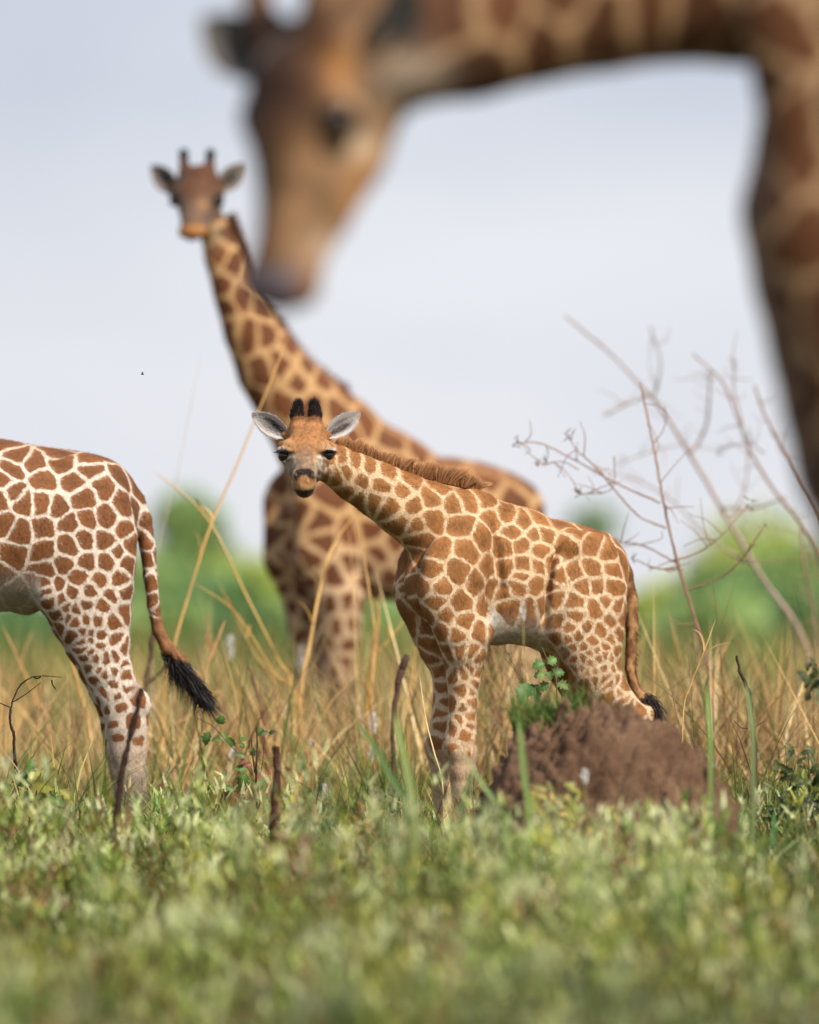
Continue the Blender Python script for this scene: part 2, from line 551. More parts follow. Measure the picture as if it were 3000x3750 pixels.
def ear_geo(base, tip, width, face, cup=0.5, thick=0.006, inner=((0.05, 0.04, 0.04), (0.42, 0.40, 0.40)), outer=(0.30, 0.17, 0.08), nu=26, nv=15, tipround=1.0):
    """cupped leaf-shaped ear with an inside and an outside; base->tip axis, face = direction the hollow looks"""
    base, tip = np.asarray(base, float), np.asarray(tip, float)
    ax = tip - base; ln = np.linalg.norm(ax); ax = ax / ln
    face = unit(np.asarray(face, float) - ax * np.dot(face, ax))
    side = np.cross(ax, face)
    u = np.linspace(0, 1, nu); v = np.linspace(-1, 1, nv)
    prof = np.interp(u, [0, 0.08, 0.2, 0.42, 0.62, 0.8, 0.92, 0.98, 1.0], [0.34, 0.46, 0.78, 1.0, 0.93, 0.64, 0.32, 0.14, 0.03])
    U, Vv = np.meshgrid(u, v, indexing='ij')
    hw = prof[:, None] * width * 0.5
    cupd = cup * hw * (np.abs(Vv) ** 2.0) * (1.15 - 0.7 * U)
    bend = 0.10 * ln * np.sin(U * math.pi) * 0.4
    inn = base + ax * (U * ln)[..., None] + side * (Vv * hw)[..., None] + face * (cupd - bend)[..., None]
    th = thick * (1 - 0.75 * np.abs(Vv) ** 3) * (1 - 0.6 * U)
    out = inn - face * th[..., None]
    ci = np.zeros((nu, nv, 3)); co = np.zeros((nu, nv, 3))
    dark, pale = np.array(inner[0]), np.array(inner[1])
    # dark hollow runs up the middle from the base, pale hairy margins
    f = smoothstep(0.80, 0.20, np.abs(Vv - 0.05)) * smoothstep(0.95, 0.45, U)
    streak = 0.5 + 0.5 * np.sin(Vv * 7.0 - U * 3 + .6)
    f = np.clip(f * (0.55 + 0.75 * streak), 0, 1)
    ci[:] = pale; ci = ci * (1 - f[..., None]) + dark * f[..., None]
    co[:] = np.array(outer)
    m = nu * nv
    V = np.concatenate([inn.reshape(-1, 3), out.reshape(-1, 3)])
    C = np.concatenate([ci.reshape(-1, 3), co.reshape(-1, 3)])
    q = []
    for i in range(nu - 1):
        for j in range(nv - 1):
            a = i * nv + j
            q.append((a, a + nv, a + nv + 1, a + 1)); q.append((m + a, m + a + 1, m + a + nv + 1, m + a + nv))
    for i in range(nu - 1):
        for j in (0, nv - 1):
            a = i * nv + j
            q.append((a, a + nv, m + a + nv, m + a) if j else (a, m + a, m + a + nv, a + nv))
    for j in range(nv - 1):
        a = (nu - 1) * nv + j
        q.append((a, m + a, m + a + 1, a + 1))
    return V, np.array(q), C

def body_object(parent, mat, V, Q, edge, patch, ground, ears=(), name='body'):
    parts = [(V, [Q], {'edge': edge, 'patch': patch, 'ground': ground})]
    for ev, eq, ec in ears:
        parts.append((ev, [eq], {'edge': np.ones(len(ev)), 'patch': ec, 'ground': ec}))
    V, fl, at = join_geo(parts)
    return mesh_obj(name, V, fl, mat, parent, at)

def hair_object(name, parent, parts):
    """parts: list of (V, faces, t, idx, root_col, tip_col, rs)"""
    geo = []
    for V, fl, t, idx, c0, c1, rs in parts:
        n = idx.max() + 1
        var = (0.72 + 0.56 * rs.random(n))[idx][:, None]
        geo.append((V, fl, {'col': (np.array(c0) * (1 - t[:, None]) + np.array(c1) * t[:, None]) * var}))
    V, fl, at = join_geo(geo)
    return mesh_obj(name, V, fl, MAT_HAIR, parent, at)


def grow_fur(root, V, Q, N, edge, patch, ground, n, length, width, rs, head=None, head_y=0.0, zmin=0.1, jag=.004):
    """short coat hair lying along the skin, one sliver per hair, coloured as the coat it grows from"""
    fv = Q[rs.integers(0, len(Q), n)]
    w = rs.random((n, 4)) + .05; w /= w.sum(1, keepdims=True)
    P = (V[fv] * w[..., None]).sum(1)
    nn = unit((N[fv] * w[..., None]).sum(1))
    e = (edge[fv] * w).sum(1) + rs.normal(size=n) * jag
    f = smoothstep(-.003, .003, e)[:, None]
    col = (patch[fv] * w[..., None]).sum(1) * f + (ground[fv] * w[..., None]).sum(1) * (1 - f)
    ok = (P[:, 2] > zmin)
    P, nn, col = P[ok], nn[ok], col[ok]; n = len(P)
    # hair flow: back and down, swirled by slow waves
    sw = np.sin(P[:, 0] * 17 + P[:, 2] * 9) * .5 + np.sin(P[:, 2] * 23 - P[:, 0] * 6) * .4
    flow = np.stack([.75 + .5 * sw, .2 + 0 * sw, -.8 + .45 * np.cos(P[:, 0] * 13)], 1) + rs.normal(size=(n, 3)) * .28
    tang = unit(flow - nn * (flow * nn).sum(1, keepdims=True))
    dr = unit(tang + nn * (.30 + .22 * rs.random(n))[:, None])
    ln = length * (.65 + .7 * rs.random(n))
    side = unit(np.cross(dr, nn)) * (width * .5)
    T = P + dr * ln[:, None]
    VV = np.stack([P - side - nn * .001, P + side - nn * .001, T], 1).reshape(-1, 3)
    from mathutils import noise as mn
    cl = np.array([mn.noise((a * 95, b * 95, c * 48)) for a, b, c in P.tolist()])
    var = ((.74 + .52 * rs.random(n)) * np.clip(1 + .55 * cl, .45, 1.6))[:, None]
    c0 = col * var * .92; c1 = col * var * 1.12
    CC = np.stack([c0, c0, c1], 1).reshape(-1, 3)
    o = mesh_obj('fur', VV, np.arange(3 * n).reshape(-1, 3), MAT_FUR, root, {'col': CC})
    o.data.normals_split_custom_set_from_vertices(np.repeat(unit(nn + dr * .15), 3, 0).astype(np.float32))
    o['kind'] = 'stuff'
    return o
MAT_FUR = col_material('short_fur', rough=0.7, spec=0.15)
# ------------------------------------------------------------------ the calf in the middle, in focus
TH = math.radians(25)
D0 = 30.0
def cz(px, off=0.0, th=TH, x0=1900.0, sc=900.0):
    x = (px - x0) / sc
    return (x - off * math.sin(th)) * math.tan(th) - off * math.cos(th)
def CP(px, py, rv, rl, off=0.0, dy=None):
    d = D0 + (cz(px, off) if dy is None else dy)
    p = W(px, py, d)
    return (p[0], p[1], p[2], rv, rl)

def make_calf():
    rs = np.random.default_rng(11)
    LN = np.array([math.sin(TH), -math.cos(TH), 0.0])
    S = Sculpt(0.0042)
    # trunk: rows are (px, top, bottom, half width)
    tr = [(1612, 2135, 140, .075), (1700, 2110, 225, .105), (1790, 2098, 265, .138), (1880, 2105, 250, .176), (1950, 2130, 235, .182), (2030, 2118, 215, .145), (2110, 2112, 190, .135), (2150, 2110, 160, .13)]
    S.chain([CP(x, c, r / 900, w) for x, c, r, w in tr], LN, 0.02)
    S.ball(CP(2200, 2062, 0, 0)[:3], .082, 0.06)
    S.ball(CP(1735, 1850, 0, 0)[:3], .066, 0.08)
    # neck
    nk = [(1180, 1690, .066, .058), (1225, 1702, .082, .07), (1300, 1748, .098, .078), (1390, 1797, .113, .088), (1480, 1850, .130, .098), (1570, 1900, .152, .112), (1655, 1955, .176, .125), (1720, 2010, .19, .13)]
    S.chain([CP(*a) for a in nk], LN, 0.05)
    # shoulders, forearms, front legs (near, far)
    for off, dx, sgn in ((0.125, 0, 1), (-0.125, -88, -1)):
        S.chain([CP(1745 + dx, 1880, .07, .05, off * .45), CP(1715 + dx, 1980, .125, .07, off * .75), CP(1668 + dx, 2090, .145, .075, off),
                 CP(1655 + dx, 2190, .135, .075, off), CP(1685 + dx, 2290, .115, .075, off), CP(1700 + dx, 2370, .088, .072, off)], LN, 0.014)
        S.ball(CP(1592 + dx, 2150, 0, 0, off * .92)[:3], .062, 0.04)
        S.ball(CP(1760 + dx, 2320, 0, 0, off)[:3], .045, 0.05)
    nf = [(1694, 2340, .098), (1697, 2391, .082), (1698, 2440, .073), (1697, 2487, .066), (1695, 2583, .056), (1690, 2650, .058), (1688, 2700, .062), (1690, 2760, .063), (1690, 2815, .054), (1691, 2880, .041), (1692, 3010, .039), (1690, 3070, .048), (1682, 3110, .042)]
    S.chain([CP(x, y, r, r * .95, .105) for x, y, r in nf], LN, 0.03)
    S.ball(CP(1668, 2735, 0, 0, .105)[:3], .052, 0.025)
    ff = [(1618, 2340, .09), (1630, 2391, .078), (1637, 2440, .067), (1640, 2487, .060), (1637, 2583, .055), (1630, 2650, .057), (1626, 2700, .061), (1627, 2760, .062), (1626, 2815, .052), (1624, 2880, .041), (1622, 3010, .039), (1620, 3070, .048), (1612, 3105, .042)]
    S.chain([CP(x, y, r, r * .95, -.105) for x, y, r in ff], LN, 0.03)
    S.ball(CP(1604, 2735, 0, 0, -.105)[:3], .052, 0.025)
    # hind quarters
    hl = [(2165, 2060, .125, .06), (2165, 2140, .155, .085), (2160, 2230, .158, .092), (2158, 2310, .150, .090), (2166, 2380, .130, .085), (2176, 2440, .112, .075), (2198, 2490, .098, .065), (2235, 2540, .082, .055), (2285, 2590, .066, .046), (2332, 2632, .058, .042), (2348, 2690, .050, .040), (2346, 2800, .042, .037), (2345, 2950, .039, .035), (2344, 3050, .042, .04), (2338, 3095, .048, .046), (2326, 3130, .044, .046)]
    S.chain([CP(x, y, rv, rl, .125) for x, y, rv, rl in hl], LN, 0.016)
    S.chain([CP(x - 76, y + 4, rv * .97, rl, -.125) for x, y, rv, rl in hl], LN, 0.016)
    S.ball(CP(2072, 2330, 0, 0, .10)[:3], .06, 0.06)
    S.ball(CP(2362, 2615, 0, 0, .10)[:3], .036, 0.03)
    S.ball(CP(1990, 2350, 0, 0, .0)[:3], .04, 0.04)
    # skin folds: flank in front of the thigh, behind the shoulder, at the neck base
    S.chain([CP(2058, 1990, .008, .03, .155), CP(2030, 2060, .011, .04, .17), CP(2012, 2160, .013, .04, .175), CP(2006, 2260, .014, .04, .17), CP(2012, 2335, .012, .04, .15)], LN, .026, sub=True)
    S.chain([CP(1812, 1930, .007, .03, .145), CP(1836, 2040, .010, .035, .168), CP(1844, 2150, .012, .035, .172), CP(1824, 2270, .011, .035, .165)], LN, .026, sub=True)
    # hip point and elbow
    S.ball(CP(2085, 1985, 0, 0, .12)[:3], .055, .05)
    S.ball(CP(1752, 2335, 0, 0, .165)[:3], .030, .03)
    # tail
    tl = [(2205, 1995, .05), (2250, 2040, .042), (2285, 2100, .034), (2308, 2190, .028), (2314, 2290, .024), (2309, 2390, .021), (2307, 2450, .019), (2320, 2515, .019), (2345, 2552, .020), (2368, 2572, .017)]
    S.chain([CP(x, y, r, r, 0.0) for x, y, r in tl], LN, 0.02)
    # head: looks at the camera
    HL = np.array([1.0, 0.06, 0.0])
    hz = -0.37
    def hp(px, py, dy, rv, rl): return CP(px, py, rv, rl, 0, hz + dy)
    S.chain([hp(1165, 1640, .14, .066, .056), hp(1128, 1604, .06, .070, .066), hp(1121, 1632, .005, .072, .074), hp(1121, 1668, -.03, .070, .076),
             hp(1118, 1700, -.075, .058, .060), hp(1115, 1730, -.115, .046, .043), hp(1114, 1752, -.135, .042, .040)], HL, 0.03)
    S.chain([hp(1089, 1772, -.135, .021, .022), hp(1113, 1776, -.150, .028, .03), hp(1138, 1771, -.135, .021, .022)], HL, 0.018)   # upper lip
    S.chain([hp(1099, 1798, -.116, .014, .018), hp(1114, 1804, -.124, .017, .024), hp(1129, 1797, -.116, .014, .018)], HL, 0.006)   # chin
    S.chain([hp(1150, 1690, .04, .060, .046), hp(1128, 1735, -.03, .050, .040), hp(1116, 1778, -.10, .032, .030)], HL, 0.03)   # jaw
    for sx, ey in ((-1, 1666), (1, 1663)):
        ex = 1121 + sx * 78
        S.chain([hp(1121 + sx * 40, 1648, -.062, .018, .022), hp(1121 + sx * 66, 1632, -.040, .022, .026), hp(1121 + sx * 86, 1634, -.008, .020, .02)], HL, 0.022)  # brow
        S.chain([hp(1121 + sx * 58, 1694, -.032, .030, .022), hp(1121 + sx * 50, 1718, -.045, .026, .02)], HL, 0.03)   # cheek bone
        S.ball(hp(ex, ey + 3, -.042, 0, 0)[:3], .0265, 0.006, sub=True)
        # eyelids: upper rim overhanging, thin lower rim
        S.chain([hp(1121 + sx * 54, 1660, -.072, .005, .005), hp(1121 + sx * 64, 1647, -.078, .006, .006), hp(1121 + sx * 80, 1641, -.072, .007, .007), hp(1121 + sx * 97, 1645, -.052, .007, .007), hp(1121 + sx * 105, 1655, -.030, .005, .005)], HL, 0.007)
        S.chain([hp(1121 + sx * 55, 1666, -.074, .004, .004), hp(1121 + sx * 64, 1683, -.068, .0045, .0045), hp(1121 + sx * 80, 1692, -.056, .0045, .0045), hp(1121 + sx * 98, 1680, -.034, .0045, .0045)], HL, 0.007)
        # nostril wings
        S.ball(hp(1114 + sx * 25, 1735, -.160, 0, 0)[:3], .0185, 0.014)
        S.chain([hp(1114 + sx * 19, 1746, -.188, .006, .006), hp(1114 + sx * 25, 1737, -.186, .009, .009), hp(1114 + sx * 31, 1729, -.177, .006, .006)], HL, 0.004, sub=True)
        # ossicones
        S.chain([hp(1121 + sx * 32, 1566, .055, .036, .032), hp(1121 + sx * 34, 1532, .064, .024, .022), hp(1121 + sx * 32, 1500, .072, .018, .017), hp(1121 + sx * 30, 1486, .076, .013, .013)], HL, 0.03)
        # ear root
        S.chain([hp(1121 + sx * 50, 1600, .07, .034, .03), hp(1121 + sx * 76, 1592, .075, .018, .018)], HL, 0.03)
    V, Q = S.build()
    V = relax(V, Q, 2, 0.5)
    N = vert_normals(V, Q)
    px, py = to_px(V)
    d = V[:, 1] - D0
    # ---- coat
    A_ = [(355, 430), (545, 490), (715, 530), (950, 600), (1245, 700), (1590, 780), (240, 430), (435, 620), (295, 690), (190, 630), (635, 725), (880, 760), (1140, 830), (1480, 910), (155, 820), (420, 900), (575, 1010), (760, 1020), (960, 1090), (1265, 1040), (1510, 1200), (1090, 1290), (1300, 1340), (1330, 1510)]
    B_ = [(740, 300), (920, 260), (1160, 250), (1240, 500), (1420, 460), (1640, 540), (1490, 665), (850, 560), (1140, 740), (1385, 840), (1620, 820), (530, 880), (920, 900), (800, 1180), (1190, 1150), (1370, 1120), (1620, 1100), (420, 1160), (310, 1330), (590, 1370), (1040, 1350), (160, 1370), (130, 1090), (275, 1010), (485, 1590), (850, 1590), (1140, 1580), (1240, 1400), (1330, 1430), (1600, 1260), (1560, 1400), (1450, 1640), ]
    C_ = [(540, 290), (580, 420), (465, 435), (725, 330), (900, 380), (1070, 360), (530, 600), (780, 560), (1090, 550), (520, 780), (640, 760), (870, 840), (1090, 800), (1290, 790), (725, 890), (480, 1010), (610, 1000), (985, 1000), (1130, 990), (1300, 1020), (1230, 1150), (1340, 1220), (870, 1140), (690, 1130), (560, 1200), (1110, 1240), (870, 1330), (680, 1390), (800, 1420), (1290, 1390), (1030, 1450), (1180, 1480), (910, 1540), (690, 1540), (795, 1570), (1090, 1600), (1280, 1570), (1400, 1330), (1350, 1500), (430, 1240), (1250, 640)]
    D_ = [(790, 355), (910, 355), (1035, 365), (1130, 335), (1225, 375), (720, 390), (815, 465), (955, 415), (920, 455), (970, 490), (1045, 445), (1120, 405), (1180, 440), (870, 550), (945, 575), (1020, 560), (1105, 540), (1205, 540), (1250, 480), (795, 550), (995, 640), (1135, 625), (1245, 645), (920, 670), (1170, 690), (1300, 680), (1195, 775), (1280, 745), (1310, 830), (1370, 870), (1420, 910), (750, 580)]
    E_ = [(740, 200), (660, 350), (880, 380), (960, 230), (1130, 370), (740, 620), (880, 620), (1060, 610), (1115, 695), (950, 870), (1040, 800), (1105, 850), (800, 870), (1085, 970), (905, 1050), (1030, 1050), (1035, 1140), (960, 1220), (800, 1170), (900, 1360), (1025, 1330), (1020, 1400), (980, 1480), (790, 1440), (560, 580), (530, 660), (630, 830), (700, 740), (650, 1010), (700, 1150), (640, 1270), (670, 1420), (385, 100), (500, 200)]
    seeds = [(1150 + x / 3.45, 1550 + y / 3.45) for x, y in A_] + [(1450 + x / 3.45, 1750 + y / 3.45) for x, y in B_] + [(1800 + x / 2.875, 1800 + y / 2.875) for x, y in C_] \
        + [(1800 + x / 2.654, 2250 + y / 2.654) for x, y in D_] + [(1400 + x / 3.136, 2200 + y / 3.136) for x, y in E_]
    sd = []
    for q in seeds:
        if all(math.hypot(q[0] - r[0], q[1] - r[1]) > 13 for r in sd): sd.append(q)
    seeds = sd
    def size(P):
        z = P[:, 2]
        return np.interp(z, [0.2, 0.5, 0.75, 1.0, 1.3], [0.035, 0.05, 0.075, 0.105, 0.12])
    neck_f = lambda qx, qy: smoothstep(1560, 1440, qx) * smoothstep(2050, 1980, qy)
    def half(P):
        qx, qy = to_px(P)
        hw = np.interp(qy, [1700, 2100, 2300, 2400, 2500, 2600, 2680, 2740, 2800], [.0060, .0060, .0070, .0085, .010, .012, .014, .018, .035])
        hw = np.where((qx < 1800) & (qy > 2200), hw + .0015 * smoothstep(2200, 2400, qy), hw)
        return hw + .0058 * neck_f(qx, qy)
    edge, own, m = coat_pattern(V, N, seeds, None, size, half, rs, k_round=0.0045, cap_fn=lambda P: np.interp(to_px(P)[1], [2320, 2520], [.16, .23]))
    cv = rs.random(m)
    tone = (0.84 + 0.30 * cv)[own][:, None]
    p0 = np.array([.365, .162, .055]); p1 = np.array([.25, .103, .034])
    patch = (p0 * (1 - .6 * cv[own][:, None]) + p1 * (.6 * cv[own][:, None])) * tone
    # patches are a little paler towards their rims on the body
    mot = np.array([mnoise.noise(p) for p in (V * 22).tolist()])
    patch = patch * (1.08 - 0.22 * smoothstep(.008, .04, edge)[:, None]) * (1 + .28 * mot)[:, None]
    ground = np.tile(np.array([.75, .55, .35]), (len(V), 1))
    up = smoothstep(2250, 2000, py)[:, None]
    ground = ground * (0.5 + .5 * up) + np.array([.75, .60, .44]) * (.5 - .5 * up)
    topl = smoothstep(.55, .95, N[:, 2]) * (px > 1230)
    ground = ground * (1 - .35 * topl[:, None]) + np.array([.50, .27, .10]) * (.35 * topl[:, None])
    # belly and inner thighs: off-white, patches washed out
    bel = smoothstep(-.25, -.75, N[:, 2]) * smoothstep(2200, 2290, py) * (px > 1760) * (px < 2080) * (py < 2420)
    inner = smoothstep(.2, .6, N @ LN) * ((d > 0.24) & (py > 2300)) * (px < 2110) * (px > 1900)
    white = np.array([.66, .60, .51])
    wsh = np.clip(bel * .8 + inner, 0, 1)[:, None]
    ground = ground * (1 - wsh) + white * wsh; patch = patch * (1 - .75 * wsh) + white * .75 * wsh
    # armpit patch: nearly white hair between foreleg and chest
    arm = np.exp(-(((px - 1815) / 32) ** 2 + ((py - 2265) / 34) ** 2)); edge = edge - .03 * arm
    ground = ground * (1 - arm[:, None]) + np.array([.80, .76, .70]) * arm[:, None]
    low = smoothstep(2640, 2760, py) * (px < 1900)
    pale = np.array([.48, .31, .19])
    ground = ground * (1 - low[:, None] * .6) + pale * low[:, None] * .6
    hoof = (V[:, 2] < 0.055)[:, None]
    patch = np.where(hoof, np.array([.05, .04, .035]), patch); ground = np.where(hoof, np.array([.05, .04, .035]), ground)
    # tail: tan with darker bands
    tailm = ((px > 2285) & (py > 2150) & (py < 2560) & (px > 2292 + 0 * py) & (d > .0)) | ((px > 2308) & (py > 2500) & (py < 2620))
    tdist = np.min(np.stack([np.hypot(px - x, py - y) for x, y, _ in spline([(a, b, c) for a, b, c in tl], 60)]), 0)
    tailm = (tdist < 34) & (N @ LN < 2) & (py > 2090) & ~((px < 2290) & (py < 2500)) & (np.abs(d - np.array([cz(q) for q in [2310]])[0]) < .08)
    from mathutils import noise as mn
    tb = np.zeros(len(V)); ti = np.where(tailm)[0]
    tb[ti] = smoothstep(-.15, .2, np.array([mn.noise((a * 40, b * 40, c * 22)) for a, b, c in V[ti].tolist()]))
    tcol = np.array([.20, .09, .035])[None] * (1 - tb[:, None]) + np.array([.44, .24, .11])[None] * tb[:, None]
    patch = np.where(tailm[:, None], tcol, patch); ground = np.where(tailm[:, None], tcol, ground)
    # ---- face colours
    head = (d < hz + .13) & (px < 1232 - np.clip(py - 1640, 0, 200) * .45) & (py < 1840) | ((px < 1205) & (py < 1600))
    hx = px - 1120.0
    fc = np.tile(np.array([.42, .20, .078]), (len(V), 1))
    def blend(mask, col):
        nonlocal fc
        mk = np.clip(mask, 0, 1)[:, None]; fc = fc * (1 - mk) + np.array(col) * mk
    rn = rs.random(len(V))
    blend(smoothstep(1556, 1532, py), [.20, .085, .034]); blend(smoothstep(1530, 1512, py + 5 * rn), [.022, .014, .012])
    blend(smoothstep(1655, 1712, py + .34 * np.abs(hx)) * .95, [.46, .37, .28])                               # pale cheeks
    blend(smoothstep(1655, 1700, py) * smoothstep(30, 60, hx) * .8, [.64, .56, .46])  # pale cheek hair, whiter on the right where light is painted in
    wb = np.interp(py, [1590, 1640, 1700, 1720], [12, 24, 31, 33])
    blend(smoothstep(wb + 7, wb - 7, np.abs(hx + 3)) * smoothstep(1600, 1665, py) * .8, [.24, .15, .095])      # nasal bridge
    blend(np.exp(-(((hx - 26) / 8) ** 2 + ((py - 1690) / 24) ** 2)) * .6, [.46, .27, .13])  # lit right flank of the bridge painted paler
    blend(np.exp(-(((hx + 34) / 5) ** 2 + ((py - 1680) / 20) ** 2)) * .5, [.14, .09, .06])  # shaded left flank of the bridge painted darker
    for sx in (-1, 1):
        ex = sx * 70.0
        wr = 0.5 + 0.5 * np.sin((hx - ex * .9) * .62 + (py - 1632) * .40 * sx)
        bm = np.exp(-(((hx - ex) / 27) ** 2 + ((py - 1632) / 14) ** 2))
        blend(bm * .9, [.58, .35, .17]); blend(bm * smoothstep(.35, .75, wr) * .75, [.19, .095, .045])  # brow furrows painted as dark streaks, their shade put in the colour
        blend(np.exp(-(((hx - sx * 54) / 15) ** 2 + ((py - 1657) / 6.5) ** 2)) * 1.0, [.045, .027, .02])             # crease shade painted dark over the inner corner
        blend(np.exp(-(((hx - sx * 94) / 13) ** 2 + ((py - 1646) / 6.0) ** 2)) * 1.4, [.76, .70, .66])              # white upper lid
        blend(np.exp(-(((hx - sx * 50) / 11) ** 2 + ((py - 1673) / 6) ** 2)) * 1.0, [.70, .62, .52])
        blend(np.exp(-(((hx - sx * 44) / 16) ** 2 + ((py - 1681) / 2.5) ** 2)) * .5, [.25, .18, .12])
        blend(np.exp(-(((hx - sx * 82) / 24) ** 2 + ((py - 1686) / 5) ** 2)) * .8, [.045, .03, .027])               # dark lower rim
    nose = np.minimum(np.hypot((hx + 6 + 23) / 14, (py - 1739) / 19), np.hypot((hx + 6 - 23) / 14, (py - 1739) / 19))
    nose = np.minimum(nose, np.hypot((hx + 6) / 24, (py - 1729 + .25 * np.abs(hx + 6)) / 12))
    blend(np.exp(-(((hx + 6) / 30) ** 2 + ((py - 1722) / 12) ** 2)) * .8, [.12, .072, .05])
    blend(smoothstep(1.15, .85, nose), [.030, .017, .014])                                                         # nose leather
    for sx in (-1, 1): blend(np.exp(-(((hx + 6 - sx * 29) / 3.0) ** 2 + ((py - 1739) / 8) ** 2)) * .55, [.40, .26, .18])
    blend(smoothstep(1740, 1752, py - .35 * np.abs(hx + 6) + 4) * smoothstep(46, 34, np.abs(hx + 6)), [.46, .235, .10])    # upper lip
    blend(smoothstep(1.25, .7, np.hypot((hx + 6) / 12, (py - 1762) / 14)) * .6 * (.5 + .5 * rn), [.22, .09, .04])
    blend(smoothstep(1780, 1791, py + np.abs(hx + 6) * .40) * smoothstep(1804, 1796, py + np.abs(hx + 6) * .25) * .9, [.58, .36, .19])
    blend(smoothstep(1792, 1797, py + .18 * np.abs(hx + 6)), [.075, .048, .034])                                   # dark chin
    spots = [(1201, 1694, 10), (1184, 1708, 8), (1168, 1727, 6), (1180, 1736, 7), (1160, 1757, 7), (1187, 1688, 6)]
    for x, y, r in spots: blend(smoothstep(1.25, .8, np.hypot((px - x) / r, (py - y) / (r * 1.7))) * (hx > 35) * .9, [.22, .11, .055])
    blend(np.exp(-((hx / 24) ** 2 + ((py - 1585) / 36) ** 2)) * .45, [.20, .085, .034])
    hm = np.array([mnoise.noise((p[0] * 75, p[1] * 75, p[2] * 30)) + .6 * mnoise.noise((p[0] * 170, p[1] * 170, p[2] * 90)) for p in V.tolist()])
    fc = fc * np.clip(1 + .38 * hm, .45, 1.5)[:, None]
    patch = np.where(head[:, None], fc, patch); ground = np.where(head[:, None], fc, ground); edge = np.where(head, 1.0, edge)
    # ---- ears
    ears = []
    dk, pl = (.030, .022, .022), (.50, .46, .45)
    for sx, b, t in ((-1, (1056, 1597), (922, 1514)), (1, (1192, 1597), (1320, 1512))):
        bb = hp(b[0], b[1], .062, 0, 0)[:3]; tt = hp(t[0], t[1], .075, 0, 0)[:3]
        ears.append(ear_geo(bb, tt, .088, (sx * .25, -1.0, -.12), cup=.45, thick=.012, inner=(dk, pl), outer=(.50, .40, .32)))
    root = empty('giraffe_calf', (W(1900, 3130, 30.0)[0], 30.0, 0.0))
    tag(root, 'small tan giraffe calf looking at the camera behind the earth mound', 'giraffe', 'giraffes')
    body = body_object(root, coat_material('calf_coat'), V, Q, edge, patch, ground, ears)
    for sx, ey in ((-1, 1666), (1, 1663)):
        c = np.array(hp(1121 + sx * 78, ey + 3, -.043, 0, 0)[:3])
        v, q = uv_ball(c, .0272)
        mesh_obj('eye', v, q, MAT_EYE, root, origin=c)
    # lashes
    for sx in (-1, 1):
        P = spline([hp(1121 + sx * 60, 1656, -.084, 0, 0)[:3], hp(1121 + sx * 80, 1648, -.082, 0, 0)[:3], hp(1121 + sx * 104, 1655, -.040, 0, 0)[:3]], 70)
        dr = unit(np.stack([sx * np.linspace(.2, 1.3, 70), np.full(70, -.7), np.linspace(-.35, -.25, 70)], 1) + rs.normal(size=(70, 3)) * .10)
        hair_object('eyelashes', root, [(*strands(P, dr, np.linspace(.012, .026, 70), .004, segs=2, rs=rs), (.015, .012, .012), (.02, .016, .015), rs)])
    # ossicone tufts
    for sx in (-1, 1):
        n = 3000
        tt = rs.random(n) ** 1.1; ang = rs.random(n) * 2 * math.pi
        ax0 = np.array(hp(1121 + sx * 35, 1538, .062, 0, 0)[:3]); ax1 = np.array(hp(1121 + sx * 30, 1488, .076, 0, 0)[:3])
        rad = np.stack([np.cos(ang), np.sin(ang), 0 * ang], 1); qd = np.sqrt(rs.random(n))
        P = ax0 + (ax1 - ax0) * tt[:, None] + rad * ((.022 - .012 * tt) * np.where(tt > .7, qd, 1))[:, None]
        apex = np.array(hp(1121 + sx * 27, 1452, .08, 0, 0)[:3]) + np.stack([rs.normal(size=n) * .0125, rs.normal(size=n) * .010, rs.normal(size=n) * .008], 1)
        stray = rs.random(n) < .42
        dr = unit(unit(apex - P) + rad * np.where(stray, .55, .06)[:, None] + rs.normal(size=(n, 3)) * .07)
        ln_ = np.where(stray, .014 + .020 * rs.random(n), np.minimum(np.linalg.norm(apex - P, axis=1), .045) * (.5 + .55 * rs.random(n)))
        hair_object('ossicone_tuft', root, [(*strands(P, dr, ln_, .0036, segs=2, rs=rs, curl=np.stack([.08 * rs.normal(size=n), 0 * tt, 0 * tt], 1)), (.034, .020, .016), (.014, .010, .012), rs)])
    # fine pale hair fringing the ears
    for (ev, eq, ec), sx in zip(ears, (-1, 1)):
        G_ = ev[:26 * 15].reshape(26, 15, 3); n = 700
        iu = rs.integers(1, 25, n); iv = np.where(rs.random(n) < .5, 0, 14); inn = rs.random(n) < .45
        iv = np.where(inn, rs.integers(3, 12, n), iv)
        P = G_[iu, iv] + rs.normal(size=(n, 3)) * .001
        outw = unit(P - G_[iu, 7] + 1e-4)
        dr = unit(np.where(inn[:, None], unit(G_[25, 7] - G_[0, 7])[None] + np.array([0, -.5, 0]), outw * .8 + unit(G_[25, 7] - G_[0, 7])[None] * .8) + rs.normal(size=(n, 3)) * .2)
        hair_object('ear_fringe', root, [(*strands(P, dr, np.where(inn, .010, .007) * (.6 + .8 * rs.random(n)), .0018, segs=1, rs=rs), (.44, .40, .38), (.62, .58, .55), rs)])
    # mane: upright brush along the crest, uneven and clumped
    cr = spline([CP(1228, 1632, 0, 0)[:3], CP(1300, 1655, 0, 0)[:3], CP(1400, 1694, 0, 0)[:3], CP(1500, 1727, 0, 0)[:3], CP(1600, 1757, 0, 0)[:3], CP(1690, 1778, 0, 0)[:3], CP(1745, 1792, 0, 0)[:3]], 400)
    n = 13000
    u = rs.random(n); pos = cr[(u * 399).astype(int)]
    cl = np.interp(u, np.linspace(0, 1, 34), rs.normal(size=34)); cl2 = np.interp(u, np.linspace(0, 1, 60), rs.random(60))
    P = pos + LN * ((rs.random(n) - .5) * .036)[:, None] + np.array([0, 0, -.008])
